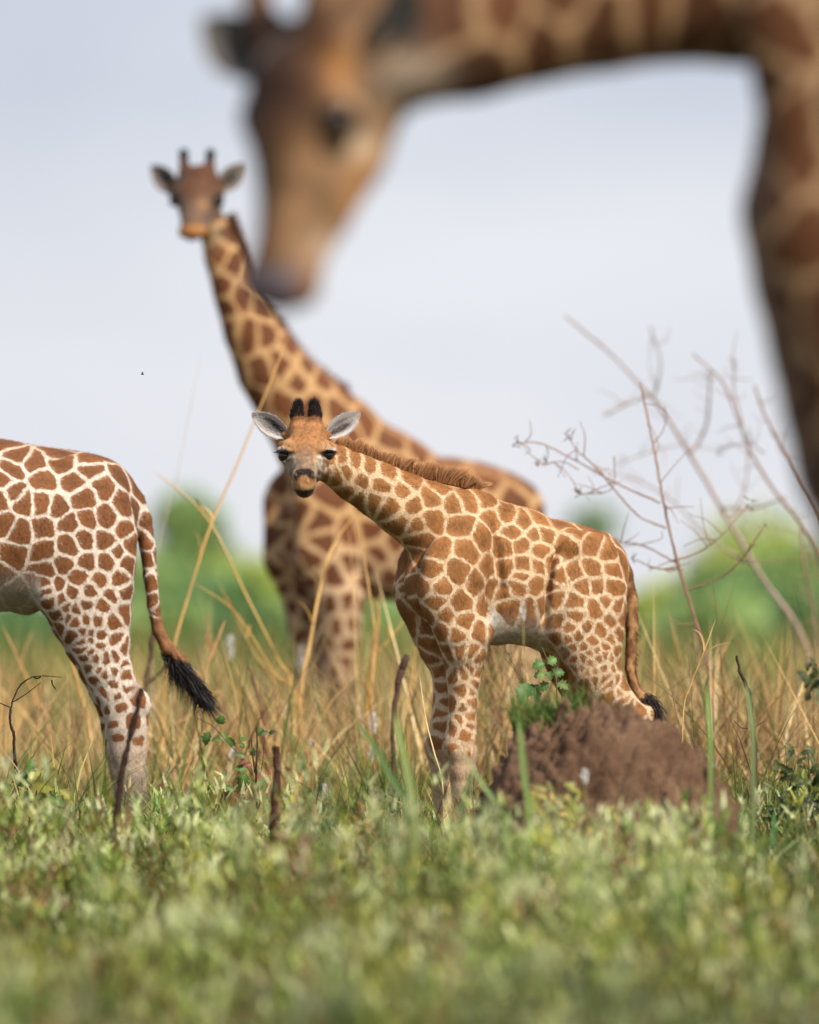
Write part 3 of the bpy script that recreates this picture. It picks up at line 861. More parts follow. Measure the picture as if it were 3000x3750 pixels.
    hh = np.interp(u, [0, .08, .3, .55, .62, .7, .78, .86, .93, 1], [.045, .062, .062, .064, .082, .088, .078, .066, .07, .045]) * (0.70 + .42 * cl2) * (.78 + .32 * rs.random(n))
    dr = unit(np.stack([.30 + .26 * cl * smoothstep(.25, .6, u) + rs.normal(size=n) * .09 + .5 * smoothstep(.9, 1, u), rs.normal(size=n) * .16, np.ones(n)], 1))
    v, fl, t, i = strands(P, dr, hh, .0036, segs=3, rs=rs, curl=np.stack([.16 + .22 * cl, rs.normal(size=n) * .08, -.04 * np.ones(n)], 1))
    shade = (.75 + .5 * cl2)[i][:, None]
    c0, c1 = np.array([.21, .082, .030]), np.array([.60, .33, .16])
    tcol = (c0 * (1 - t[:, None] ** 1.3) + c1 * t[:, None] ** 1.3) * shade * (.75 + .5 * rs.random(n))[i][:, None]
    mesh_obj('mane', v, fl, MAT_HAIR, root, {'col': tcol})
    # tail: fringe on its rear edge and black tuft
    n = 420
    tt = rs.random(n); tp = spline([CP(x, y, 0, 0)[:3] for x, y, _ in tl], 200); tpos = tp[(tt * 150 + 30).astype(int)] + np.array([.02, 0, 0])
    dr = unit(np.stack([.45 + .2 * rs.random(n), rs.normal(size=n) * .3, -1 + .6 * rs.random(n)], 1))
    v1 = strands(tpos, dr, .012 + .022 * rs.random(n), .003, segs=2, rs=rs)
    n = 1500
    b0 = np.array(CP(2350, 2560, 0, 0)[:3]); b1 = np.array(CP(2385, 2578, 0, 0)[:3])
    tt = rs.random(n); P = b0 + (b1 - b0) * tt[:, None] + rs.normal(size=(n, 3)) * .011
    dr = unit(np.stack([.75 + .35 * rs.normal(size=n), rs.normal(size=n) * .25, -.25 + .3 * rs.normal(size=n)], 1))
    v2 = strands(P, dr, .045 + .045 * rs.random(n), .0034, segs=4, rs=rs, curl=np.stack([-.25 + .2 * rs.normal(size=n), 0 * tt, -.75 - .3 * rs.random(n)], 1))
    hair_object('tail_tuft', root, [(*v1, (.16, .07, .03), (.30, .15, .07), rs), (*v2, (.020, .014, .013), (.040, .026, .022), rs)])
    grow_fur(root, V, Q, N, edge, patch, ground, 330000, .011, .0016, rs, head, hz + D0, jag=.005)
    return root
make_calf()
# ------------------------------------------------------------------ the other three giraffes
class Frame:
    """an animal standing at depth d0, its spine turned by th from the picture plane, x0 = column of its middle"""
    def __init__(s, d0, th, x0):
        s.d0, s.th, s.x0, s.sc = d0, th, x0, F / d0
        s.LN = np.array([math.sin(th), -math.cos(th), 0.0])
    def P(s, px, py, rv, rl=None, off=0.0, dy=None):
        if dy is None:
            x = (px - s.x0) / s.sc
            dy = (x - off * math.sin(s.th)) * math.tan(s.th) - off * math.cos(s.th)
        p = W(px, py, s.d0 + dy)
        return (p[0], p[1], p[2], rv, rv if rl is None else rl)
    def zy(s, z):       # row of a height above the ground
        return HZ + (CAM_H - z) * s.sc

def leg(fr, S, x, y0, top, off, z_knee, r=(.1, .07, .075, .045, .05), dx=0.0, k=.03):
    """straight front leg from row y0 down to the ground"""
    yk, yg = fr.zy(z_knee), fr.zy(0.0)
    pts = [(x, y0, top), (x, y0 * .6 + yk * .4, r[0]), (x + dx, yk * .8 + y0 * .2, r[1]), (x + dx, yk, r[2]), (x + dx, yk * .8 + yg * .2, r[3] * 1.1), (x + dx, yk * .5 + yg * .5, r[3]), (x + dx, yk * .12 + yg * .88, r[4]), (x + dx - 6, yg - r[4] * fr.sc * .8, r[4])]
    S.chain([fr.P(a, b, c, c * .95, off) for a, b, c in pts], fr.LN, k)

def finish(root_name, label, fr, S, coat, seeds, size, half, paint, rs, loc, ears=(), fur=None, k_round=.006, relax_it=2, fill=1.4, warp=.012, wscale=12.0, cap_fn=None):
    V, Q = S.build()
    V = relax(V, Q, relax_it, .5)
    N = vert_normals(V, Q)
    edge, own, m = coat_pattern(V, N, seeds, None, size, half, rs, k_round=k_round, fill=fill, warp=warp, wscale=wscale, cap_fn=cap_fn)
    root = empty(root_name, loc)
    tag(root, label, 'giraffe', 'giraffes')
    edge, patch, ground, ea = paint(V, N, edge, rs.random(m)[own])
    body_object(root, coat, V, Q, edge, patch, ground, ea)
    if fur: grow_fur(root, V, Q, N, edge, patch, ground, *fur, rs)
    return root

def make_juvenile():
    """cut by the left edge of the picture: rump, hind leg and tail in view"""
    rs = np.random.default_rng(23)
    fr = Frame(31.0, math.radians(10), 200.0); P, LN = fr.P, fr.LN
    S = Sculpt(0.0062)
    tr = [(-420, 1640, 2200, .2), (-300, 1545, 2240, .25), (-150, 1580, 2245, .27), (0, 1612, 2237, .275), (100, 1630, 2228, .265), (180, 1640, 2205, .25), (250, 1650, 2165, .225)]
    S.chain([P(x, (a + b) / 2, (b - a) / 2 / fr.sc, w) for x, a, b, w in tr], LN, .02)
    th = [(300, 1800, .16, .07), (308, 1880, .20, .10), (313, 1960, .217, .115), (312, 2060, .213, .12), (316, 2150, .200, .115), (337, 2250, .166, .10), (363, 2350, .130, .085), (394, 2450, .100, .072), (428, 2530, .094, .062), (458, 2590, .094, .058), (466, 2660, .088, .055), (470, 2750, .078, .052), (480, 2830, .065, .048), (487, 2900, .058, .045), (488, 3000, .056, .045), (488, 3050, .062, .052), (482, 3078, .058, .05)]
    S.chain([P(x, y, a, b, .15) for x, y, a, b in th], LN, .025)
    S.chain([P(x - 22, y - 6, a * .97, b, -.15) for x, y, a, b in th], LN, .025)
    S.ball(P(512, 2575, 0, 0, .15)[:3], .042, .04)
    S.ball(P(190, 2170, 0, 0, .15)[:3], .07, .07)
    S.ball(P(372, 1800, 0, 0, 0)[:3], .118, .08)
    S.ball(P(430, 1850, 0, 0, 0)[:3], .075, .06)
    S.ball(P(95, 2205, 0, 0, 0)[:3], .05, .05)
    tl = [(380, 1735, .055), (440, 1775, .05), (492, 1835, .044), (522, 1905, .038), (540, 2000, .033), (551, 2110, .029), (562, 2220, .026), (580, 2310, .025), (612, 2372, .027), (650, 2410, .028), (672, 2425, .022)]
    S.chain([P(x, y, r) for x, y, r in tl], LN, .02)
    # fore part, left of the picture's edge
    for off, dx in ((.15, 0), (-.15, -50)):
        S.chain([P(-400 + dx, 1700, .12, .07, off * .6), P(-440 + dx, 1950, .2, .1, off), P(-430 + dx, 2180, .15, .1, off)], LN, .03)
        leg(fr, S, -430 + dx, 2180, .13, off, .55)
    S.chain([P(-420, 1800, .27, .17), P(-520, 1560, .2, .13), P(-640, 1250, .15, .11), P(-740, 950, .11, .09), P(-800, 780, .09, .08), P(-850, 760, .09, .075), P(-1010, 850, .055, .05), P(-1050, 875, .045, .045)], LN, .05)
    for s in (-1, 1):
        S.chain([P(-800, 730, .03, .03, s * .05), P(-780, 640, .02, .02, s * .06), P(-777, 620, .025, .025, s * .06)], LN, .02)
    A6 = [(45, 65), (170, 165), (135, 315), (370, 260), (665, 255), (680, 165), (920, 210), (940, 310), (450, 430), (765, 440), (1085, 520), (30, 430), (175, 560), (15, 640), (270, 660), (450, 680), (640, 740), (890, 625), (755, 890), (930, 860), (1160, 830), (1320, 700), (1330, 970), (60, 900), (210, 1020), (475, 990), (705, 1130), (890, 1080), (1130, 1100), (1275, 1210), (1400, 1130), (490, 1210), (660, 1360), (140, 1240), (930, 1310), (1130, 1310), (1345, 1345), (470, 1410), (830, 1470), (1080, 1530), (1280, 1500), (580, 1570), (440, 1530), (775, 1660), (960, 1660), (1190, 1700), (1330, 1650)]
    A7 = [(195, 70), (255, 205), (410, 185), (700, 230), (895, 230), (460, 250), (565, 285), (335, 330), (1140, 300), (390, 370), (455, 385), (530, 425), (690, 410), (840, 395), (1030, 415), (370, 450), (500, 555), (620, 520), (720, 550), (860, 580), (1040, 630), (615, 650), (700, 645), (825, 710), (645, 745), (1130, 720), (1050, 790), (705, 785), (770, 840), (905, 835), (670, 825), (1150, 870), (710, 940), (800, 985), (890, 1015), (1010, 970), (1165, 980), (770, 1080), (870, 1220), (1005, 1155), (1025, 1255), (1180, 1160), (1260, 1250), (800, 1350), (915, 1430), (1040, 1400), (965, 1580)]
    seeds = [(x / 2.875, 1600 + y / 2.875) for x, y in A6] + [(100 + x / 3.136, 2150 + y / 3.136) for x, y in A7]
    def size(q):
        x, y = to_px(q)
        return np.where((x > 517) & (y > 1900) & (y < 2450), .042, np.interp(q[:, 2], [0.2, .6, .9, 1.2, 1.5], [.038, .055, .075, .10, .13]))
    def half(q):
        x, y = to_px(q)
        return np.interp(y, [1600, 2100, 2250, 2400, 2520, 2600, 2700, 2790], [.0068, .0068, .0080, .0105, .0120, .0140, .017, .035])
    def paint(V, N, edge, cv):
        px, py = to_px(V); cv = cv[:, None]
        patch = np.array([.215, .085, .030]) * (1 - .5 * cv) + np.array([.145, .058, .026]) * .5 * cv
        core = smoothstep(.012, .045, edge)[:, None]
        patch = patch * (1.12 - .30 * core)
        ground = np.tile(np.array([.74, .63, .53]), (len(V), 1))
        g2 = smoothstep(2100, 2500, py)[:, None]
        ground = ground * (1 - g2) + np.array([.72, .62, .53]) * g2
        top = smoothstep(.5, .95, N[:, 2])[:, None] * (py < 2000)[:, None]
        ground = ground * (1 - .5 * top) + np.array([.50, .30, .15]) * .5 * top
        bel = (smoothstep(2060, 2170, py) * (px < 150))[:, None]
        bc = np.array([.50, .45, .38])
        ground = ground * (1 - .8 * bel) + bc * .8 * bel; patch = patch * (1 - .72 * bel) + bc * .72 * bel
        low = smoothstep(2560, 2800, py)[:, None]
        ground = ground * (1 - low) + np.array([.47, .36, .27]) * low
        # darker patch of hair above the hock
        hk = np.exp(-(((px - 498) / 22) ** 2 + ((py - 2540) / 60) ** 2))[:, None] * .75
        ground = ground * (1 - hk) + np.array([.16, .09, .06]) * hk
        hoof = (V[:, 2] < .07)[:, None]
        patch = np.where(hoof, np.array([.05, .04, .035]), patch); ground = np.where(hoof, np.array([.05, .04, .035]), ground)
        tdist = np.min(np.stack([np.hypot(px - x, py - y) for x, y, _ in spline(tl, 80)]), 0)
        tm = (tdist < 32) & (py > 2260) & (px > 545)
        tc = np.array([.27, .125, .055]) * (.8 + .4 * cv)
        patch = np.where(tm[:, None], tc, patch); ground = np.where(tm[:, None], tc, ground)
        return edge, patch, ground, ()
    root = finish('giraffe', 'young giraffe with chestnut patches cut off by the left edge, its black tail tuft hanging', fr, S,
                  coat_material('juvenile_coat', jag=.007, jag_scale=80.0), seeds, size, half, paint, rs, (W(200, 3105, 31)[0], 31.0, 0), fur=(230000, .013, .0018), k_round=.0045, cap_fn=lambda q: np.interp(to_px(q)[1], [2250, 2480], [.17, .27]))
    n = 2600
    b = spline([P(x, y, 0)[:3] for x, y in ((615, 2385), (650, 2425), (690, 2470), (730, 2530))], 50)
    tt = rs.random(n) ** 1.4
    clump = rs.integers(0, 16, n); cd = rs.normal(size=(16, 3))
    R = b[(tt * 49).astype(int)] + rs.normal(size=(n, 3)) * np.array([.011, .010, .010])
    dr = unit(np.stack([.62 + .12 * rs.normal(size=n), rs.normal(size=n) * .15, -.95 + .1 * rs.normal(size=n)], 1) + cd[clump] * .10)
    v2 = strands(R, dr, .07 + .075 * rs.random(n), .0046, segs=4, rs=rs, curl=np.stack([.05 + .25 * cd[clump, 0], 0 * tt, -.25 + .2 * cd[clump, 2]], 1))
    hair_object('tail_tuft', root, [(*v2, (.018, .013, .013), (.012, .010, .011), rs)])
make_juvenile()

def make_background():
    """tall young giraffe behind the calf, looking at the camera"""
    rs = np.random.default_rng(31)
    fr = Frame(40.5, math.radians(32), 1450.0); P, LN = fr.P, fr.LN
    S = Sculpt(0.0105)
    tr = [(1225, 1950, 232, .19), (1400, 1892, 312, .28), (1540, 1942, 273, .31), (1640, 1935, 262, .31), (1715, 1935, 250, .29)]
    S.chain([P(x, c, r / fr.sc, w) for x, c, r, w in tr], LN, .04)
    S.ball(P(1850, 1850, 0)[:3], .17, .1)
    S.chain([P(1150, 1510, .2, .13), P(1265, 1578, .19, .14), P(1370, 1683, .19, .16), P(1490, 1800, .2, .2)], LN, .08)
    nk = [(772, 800, .075), (787, 850, .086), (815, 940, .105), (866, 1070, .134), (922, 1210, .164), (992, 1350, .20), (1082, 1470, .235), (1170, 1600, .27), (1235, 1740, .29)]
    S.chain([P(x, y, r, r * .72) for x, y, r in nk], LN, .06)
    for off, dx in ((.17, 20), (-.17, -95)):
        S.chain([P(1250 + dx, 1650, .12, .07, off * .5), P(1190 + dx, 1850, .22, .1, off), P(1180 + dx, 2030, .2, .11, off), P(1220 + dx, 2180, .15, .1, off)], LN, .035)
        leg(fr, S, 1225 + dx, 2180, .14, off, .68, r=(.115, .085, .09, .055, .062))
        hl = [(1860, 1880, .2, .1), (1850, 2020, .22, .12), (1845, 2150, .2, .12), (1850, 2260, .15, .1), (1875, 2380, .105, .075), (1905, 2480, .085, .06), (1910, 2560, .07, .055), (1905, 2700, .055, .05), (1905, 2860, .06, .055), (1900, 2895, .055, .055)]
        S.chain([P(x + dx, y, a, b, off) for x, y, a, b in hl], LN, .035)
    S.chain([P(1900, 1780, .05), P(1960, 1900, .04), P(1975, 2100, .03), P(1970, 2300, .025)], LN, .02)
    HL = np.array([1.0, .05, -.02])
    hz = P(770, 800, 0)[1] - fr.d0 - .02
    def hp(x, y, dy, rv, rl): return P(x, y, rv, rl, dy=hz + dy)
    S.chain([hp(760, 730, .12, .10, .09), hp(732, 672, .06, .10, .10), hp(722, 712, 0, .10, .112), hp(718, 745, -.05, .095, .105), hp(712, 785, -.12, .075, .078), hp(706, 820, -.19, .06, .062), hp(704, 842, -.21, .052, .06)], HL, .04)
    S.chain([hp(672, 850, -.215, .03, .03), hp(704, 856, -.225, .034, .04), hp(738, 848, -.215, .03, .03)], HL, .025)
    S.chain([hp(760, 780, .03, .08, .06), hp(720, 830, -.12, .055, .045)], HL, .04)
    for s in (-1, 1):
        S.chain([hp(722 + s * 60, 706, -.04, .035, .04), hp(722 + s * 84, 714, .0, .03, .03)], HL, .03)
        S.chain([hp(722 + s * 44, 655, .07, .045, .045), hp(722 + s * 47, 610, .085, .028, .028), hp(722 + s * 48, 575, .09, .024, .024), hp(722 + s * 49, 562, .09, .030, .030)], HL, .03)
        S.chain([hp(722 + s * 70, 690, .09, .05, .04), hp(722 + s * 90, 682, .095, .028, .025)], HL, .03)
        S.ball(hp(720 + s * 80, 736, -.045, 0, 0)[:3], .032, .01, sub=True)
    z5 = [(505, 725), (605, 770), (510, 915), (640, 980), (530, 1060), (565, 1195), (705, 1200), (795, 1190), (600, 1470), (785, 1450), (885, 1390), (890, 1620), (680, 1760), (990, 1500), (1080, 1640), (560, 590)]
    z8 = [(260, 560), (350, 640), (270, 400), (400, 440), (570, 480), (610, 600), (480, 760), (400, 830), (480, 960), (840, 570), (1010, 540), (1070, 720), (1200, 620), (960, 840), (1150, 900), (480, 1230), (640, 1130)]
    seeds = [(500 + x / 1.6585, 500 + y / 1.6585) for x, y in z5] + [(900 + x / 2.156, 1700 + y / 2.156) for x, y in z8]
    def size(q): return np.interp(q[:, 2], [.3, .8, 1.2, 1.6, 2.4, 3.2], [.07, .08, .115, .15, .14, .10])
    def half(q):
        x, y = to_px(q)
        return np.interp(y, [800, 1500, 2000, 2300, 2500, 2700], [.013, .018, .022, .018, .018, .05])
    def paint(V, N, edge, cv):
        px, py = to_px(V); cv = cv[:, None]
        patch = np.array([.125, .042, .014]) * (.75 + .5 * cv)
        ground = np.tile(np.array([.46, .275, .125]), (len(V), 1))
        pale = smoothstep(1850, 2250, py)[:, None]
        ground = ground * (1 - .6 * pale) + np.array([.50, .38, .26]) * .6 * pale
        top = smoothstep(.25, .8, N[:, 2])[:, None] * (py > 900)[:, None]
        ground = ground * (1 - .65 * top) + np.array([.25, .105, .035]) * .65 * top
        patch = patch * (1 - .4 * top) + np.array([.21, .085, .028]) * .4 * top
        d = V[:, 1] - fr.d0
        head = ((d < hz + .16) & (py < 880) & (px < 860)) & ~((px > 775) & (py > 800)) | ((py < 700) & (px < 850))
        hx = px - 720
        fc = np.tile(np.array([.085, .034, .014]), (len(V), 1))
        def bl(m_, c):
            nonlocal fc
            m_ = np.clip(m_, 0, 1)[:, None]; fc = fc * (1 - m_) + np.array(c) * m_
        bl(smoothstep(700, 760, py + .35 * np.abs(hx)), [.12, .072, .046])
        bl(smoothstep(60, 20, np.abs(hx)) * smoothstep(640, 665, py) * smoothstep(735, 700, py) * .8, [.105, .045, .022])
        bl(np.exp(-(((hx - 25) / 24) ** 2 + ((py - 748) / 24) ** 2)) * .8, [.28, .145, .065])  # lit right side of the face painted as a paler patch
        bl(smoothstep(1.3, .7, np.hypot((px - 708) / 50, (py - 798) / 18)) * .6, [.16, .09, .06])
        bl(smoothstep(816, 830, py), [.33, .15, .05])
        bl(smoothstep(852, 866, py), [.20, .08, .02])
        bl(smoothstep(600, 570, py), [.012, .012, .018])
        for s in (-1, 1): bl(np.exp(-(((hx - s * 78) / 30) ** 2 + ((py - 736) / 18) ** 2)), [.05, .03, .025])
        patch = np.where(head[:, None], fc, patch); ground = np.where(head[:, None], fc, ground)
        thr = np.exp(-(((px - 770) / 40) ** 2 + ((py - 860) / 45) ** 2))[:, None] * (~head)[:, None]
        for c in (patch, ground): c[:] = c * (1 - .8 * thr) + np.array([.22, .19, .13]) * .8 * thr
        ea = []
        for s, b, t in ((-1, (655, 702), (552, 606)), (1, (790, 696), (904, 600))):
            ea.append(ear_geo(hp(*b, .10, 0, 0)[:3], hp(*t, .13, 0, 0)[:3], .128, (s * .5, -1, -.1), cup=.5, thick=.014, inner=((.015, .012, .012), (.22, .18, .16)), outer=(.30, .22, .16)))
        return np.where(head, 1.0, edge), patch, ground, ea
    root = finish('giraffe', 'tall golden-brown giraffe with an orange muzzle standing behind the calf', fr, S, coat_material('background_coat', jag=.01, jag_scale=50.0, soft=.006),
                  seeds, size, half, paint, rs, (W(1450, 2900, 40.5)[0], 40.5, 0), k_round=.008, fill=1.0, warp=.02, wscale=8.0)
    for s in (-1, 1):
        c = np.array(hp(720 + s * 80, 737, -.046, 0, 0)[:3]); v, q = uv_ball(c, .031)
        mesh_obj('eye', v, q, MAT_EYE, root, origin=c)
    cr = spline([P(x, y, 0)[:3] for x, y in ((838, 800), (870, 880), (915, 985), (965, 1090), (1022, 1200), (1095, 1310), (1180, 1385), (1262, 1440))], 300)
    n = 5000; u = rs.random(n)
    R = cr[(u * 299).astype(int)] + rs.normal(size=(n, 3)) * np.array([.012, .02, .012]) - np.array([.02, 0, .01])
    dr = unit(np.stack([.8 + .2 * rs.normal(size=n), .2 * rs.normal(size=n), .45 + .2 * rs.normal(size=n)], 1))
    hair_object('mane', root, [(*strands(R, dr, .05 + .03 * rs.random(n), .006, segs=2, rs=rs), (.09, .034, .014), (.15, .06, .025), rs)])
make_background()

def make_foreground():
    """big out-of-focus giraffe close to the camera, bending its neck across the top right"""
    rs = np.random.default_rng(41)
    fr = Frame(17.1, math.radians(-12), 3300.0); P, LN = fr.P, fr.LN
    S = Sculpt(0.0125)
    def Q(px, py, dy, rv, rl=None): return P(px, py, rv, rl, dy=dy)
    # neck: from the skull across the top edge, then down into the chest
    S.chain([Q(1330, 120, .0, .15, .11), Q(1520, 120, .03, .17, .12), Q(1700, 70, .06, .19, .13), Q(1950, -10, .1, .20, .15), Q(2200, -80, .15, .22, .17), Q(2450, -150, .2, .245, .19), Q(2700, -180, .26, .27, .21), Q(2900, -235, .3, .29, .22), Q(3150, -120, .35, .34, .25)], (0, -1, 0), .05)
    # trunk
    S.chain([P(x, y, r / fr.sc, .24, dy=.3) for x, y, r in ((3120, 150, 330), (3050, 520, 285), (2995, 780, 285), (3050, 1000, 300), (3125, 1250, 315), (3170, 1450, 315), (3200, 1700, 295), (3220, 1900, 240))], (0, -1, 0), .05)
    tr = [(3560, 520, 700, .36), (4000, 570, 760, .4), (4400, 590, 720, .4), (4620, 620, 600, .36)]
    S.chain([P(x, c, r / fr.sc, w, dy=.35) for x, c, r, w in tr], (0, -1, 0), .08)
    for dyo in (-.12, .6):
        S.chain([P(3100, 100, .25, .12, dy=.1 + dyo * .5), P(3060, 560, .165, .13, dy=.1 + dyo * .7), P(3060, 850, .18, .13, dy=.1 + dyo), P(3120, 1250, .155, .13, dy=.1 + dyo), P(3190, 1700, .13, .12, dy=.1 + dyo), P(3230, 2100, .10, .1, dy=.1 + dyo), P(3240, 2800, .10, .09, dy=.1 + dyo), P(3240, 3000, .1, .09, dy=.1 + dyo), P(3240, 3300, .065, .06, dy=.1 + dyo), P(3240, 4250, .062, .06, dy=.1 + dyo), P(3235, 4480, .075, .07, dy=.1 + dyo), P(3220, 4550, .07, .07, dy=.1 + dyo)], (0, -1, 0), .05)
        S.chain([P(4800, 300, .3, .15, dy=.1 + dyo), P(4760, 900, .32, .17, dy=.1 + dyo), P(4750, 1350, .22, .15, dy=.1 + dyo), P(4800, 1800, .13, .1, dy=.1 + dyo), P(4880, 2450, .095, .08, dy=.1 + dyo), P(4880, 3100, .07, .06, dy=.1 + dyo), P(4870, 4250, .065, .06, dy=.1 + dyo), P(4850, 4530, .075, .07, dy=.1 + dyo)], (0, -1, 0), .05)
    S.chain([P(4960, 250, .06, dy=.35), P(5080, 700, .05, dy=.35), P(5090, 1500, .035, dy=.35), P(5090, 1900, .06, .05, dy=.35), P(5095, 2150, .04, dy=.35)], (0, -1, 0), .04)
    # head, three quarters to the camera
    HL = unit([.72, -.69, 0.0])
    S.chain([Q(1340, 205, .02, .10, .10), Q(1150, 225, -.02, .09, .105), Q(1090, 330, -.06, .115, .115), Q(1075, 480, -.08, .11, .105), Q(1080, 640, -.09, .095, .085), Q(1065, 800, -.10, .08, .072), Q(1040, 940, -.11, .073, .068), Q(1025, 1020, -.115, .066, .065)], HL, .05)
    S.chain([Q(1360, 330, .03, .11, .07), Q(1290, 540, .02, .10, .065), Q(1190, 760, -.03, .075, .055), Q(1085, 980, -.09, .052, .05)], HL, .05)
    S.chain([Q(960, 1035, -.11, .045, .05), Q(1030, 1060, -.12, .045, .055), Q(1095, 1055, -.12, .045, .05)], HL, .04)
    S.chain([Q(945, 440, -.02, .05, .05), Q(925, 465, .0, .03, .03)], HL, .04)            # far brow
    S.chain([Q(1190, 395, -.16, .05, .04), Q(1280, 420, -.13, .045, .04)], HL, .04)
    S.ball(Q(1238, 440, -.178, 0)[:3], .034, .012, sub=True)
    for x0, x1, x2, dy in ((975, 945, 930, .03), (1175, 1165, 1160, -.09)):
        S.chain([Q(x0, 130, dy, .06, .06), Q(x1, 30, dy, .036, .036), Q(x2, -80, dy, .033, .033), Q(x2, -110, dy, .042, .042)], HL, .05)
    seeds = [(1740, 250), (2005, 175), (2215, 110), (2400, 60), (2570, 70), (2830, 100), (2790, 720), (2900, 520), (2860, 1190), (2960, 900), (1620, 60), (1850, 60), (2060, -20), (2930, 1450)]
    def size(q): return np.interp(q[:, 2], [.4, 1.2, 2.0, 3.0], [.09, .13, .15, .145])
    def half(q): return np.full(len(q), .011)
    def paint(V, N, edge, cv):
        px, py = to_px(V); cv = cv[:, None]
        patch = np.array([.080, .029, .009]) * (.65 + .7 * cv)
        ground = np.tile(np.array([.37, .225, .115]), (len(V), 1))
        head = (px < 1480) & (py < 1200) & ~((px > 1400) & (py < 380))
        fc = np.tile(np.array([.215, .122, .062]), (len(V), 1))
        def bl(m_, c):
            nonlocal fc
            m_ = np.clip(m_, 0, 1)[:, None]; fc = fc * (1 - m_) + np.array(c) * m_
        bl(smoothstep(470, 330, py) * smoothstep(1360, 1230, px + .2 * py), [.065, .025, .008])
        bl(smoothstep(1160, 1040, px - .1 * (py - 400)) * smoothstep(600, 430, py), [.030, .011, .005])  # left front painted darkest, as the side turned from the light
        bl(np.exp(-(((px - 1260) / 60) ** 2 + ((py - 240) / 75) ** 2)) * .8, [.34, .155, .045])
        bl(smoothstep(1085, 985, px) * smoothstep(470, 620, py) * .9, [.11, .055, .026])  # left of the muzzle painted darker, as its shaded side
        bl(np.exp(-(((px - 1080) / 90) ** 2 + ((py - 700) / 120) ** 2)) * .65, [.20, .105, .05])
        bl(smoothstep(1260, 1330, px + .3 * (py - 600)) * smoothstep(480, 600, py) * .8, [.36, .17, .055])
        bl(np.exp(-(((px - 1330) / 70) ** 2 + ((py - 540) / 60) ** 2)) * .7, [.46, .36, .26])  # pale cheek and muzzle patches, lightened as the lit right side
        bl(np.exp(-(((px - 1180) / 50) ** 2 + ((py - 900) / 60) ** 2)) * .7, [.46, .34, .24])
        bl(np.exp(-(((px - 1228) / 85) ** 2 + ((py - 436) / 40) ** 2)) * 1.5, [.025, .017, .013])
        bl(smoothstep(955, 1000, py) * smoothstep(1130, 1080, px), [.14, .11, .13])
        bl(smoothstep(990, 1040, py) * smoothstep(1060, 1110, px), [.20, .10, .05])
        bl(smoothstep(60, 0, py), [.14, .07, .03])
        bl(np.exp(-(((px - 1090) / 110) ** 2 + ((py - 520) / 90) ** 2)) * .6, [.11, .052, .022])
        fm = np.array([mnoise.noise(p) for p in (V * 11).tolist()]); fc = fc * np.clip(1 + .55 * fm, .5, 1.6)[:, None]
        patch = np.where(head[:, None], fc, patch); ground = np.where(head[:, None], fc, ground)
        chest = (smoothstep(2650, 2720, px) * smoothstep(200, 350, py))[:, None]
        ground = ground * (1 - .5 * chest) + np.array([.26, .165, .09]) * .5 * chest
        nape = np.exp(-(((px - 1500) / 130) ** 2 + ((py - 290) / 100) ** 2))[:, None]
        ground = ground * (1 - nape) + np.array([.46, .36, .28]) * nape; patch = patch * (1 - nape) + np.array([.46, .36, .28]) * nape
        ea = [ear_geo(Q(1000, 270, .03, 0)[:3], Q(735, 65, .08, 0)[:3], .15, (-.3, -1, .1), cup=.5, thick=.02, inner=((.05, .045, .04), (.12, .11, .10)), outer=(.25, .15, .08)),
              ear_geo(Q(1415, 190, -.10, 0)[:3], Q(1500, -90, -.14, 0)[:3], .12, (.6, -1, .0), cup=.5, thick=.02, inner=((.02, .018, .016), (.045, .04, .036)), outer=(.25, .15, .08))]
        return np.where(head, 1.0, edge), patch, ground, ea
    root = finish('giraffe', 'large blurred giraffe close to the camera bending its head down from the right', fr, S, coat_material('foreground_coat', jag=.012, jag_scale=30.0, soft=.01),
                  seeds, size, half, paint, rs, (W(3900, 3735, 17.1)[0], 17.3, float(gz(17.3))), k_round=.008, fill=1.1, warp=.03, wscale=6.0)
    c = np.array(Q(1238, 440, -.172, 0)[:3]); v, q = uv_ball(c, .035)
    mesh_obj('eye', v, q, MAT_EYE, root, origin=c)
make_foreground()
# ------------------------------------------------------------------ ground, grass, far bushes

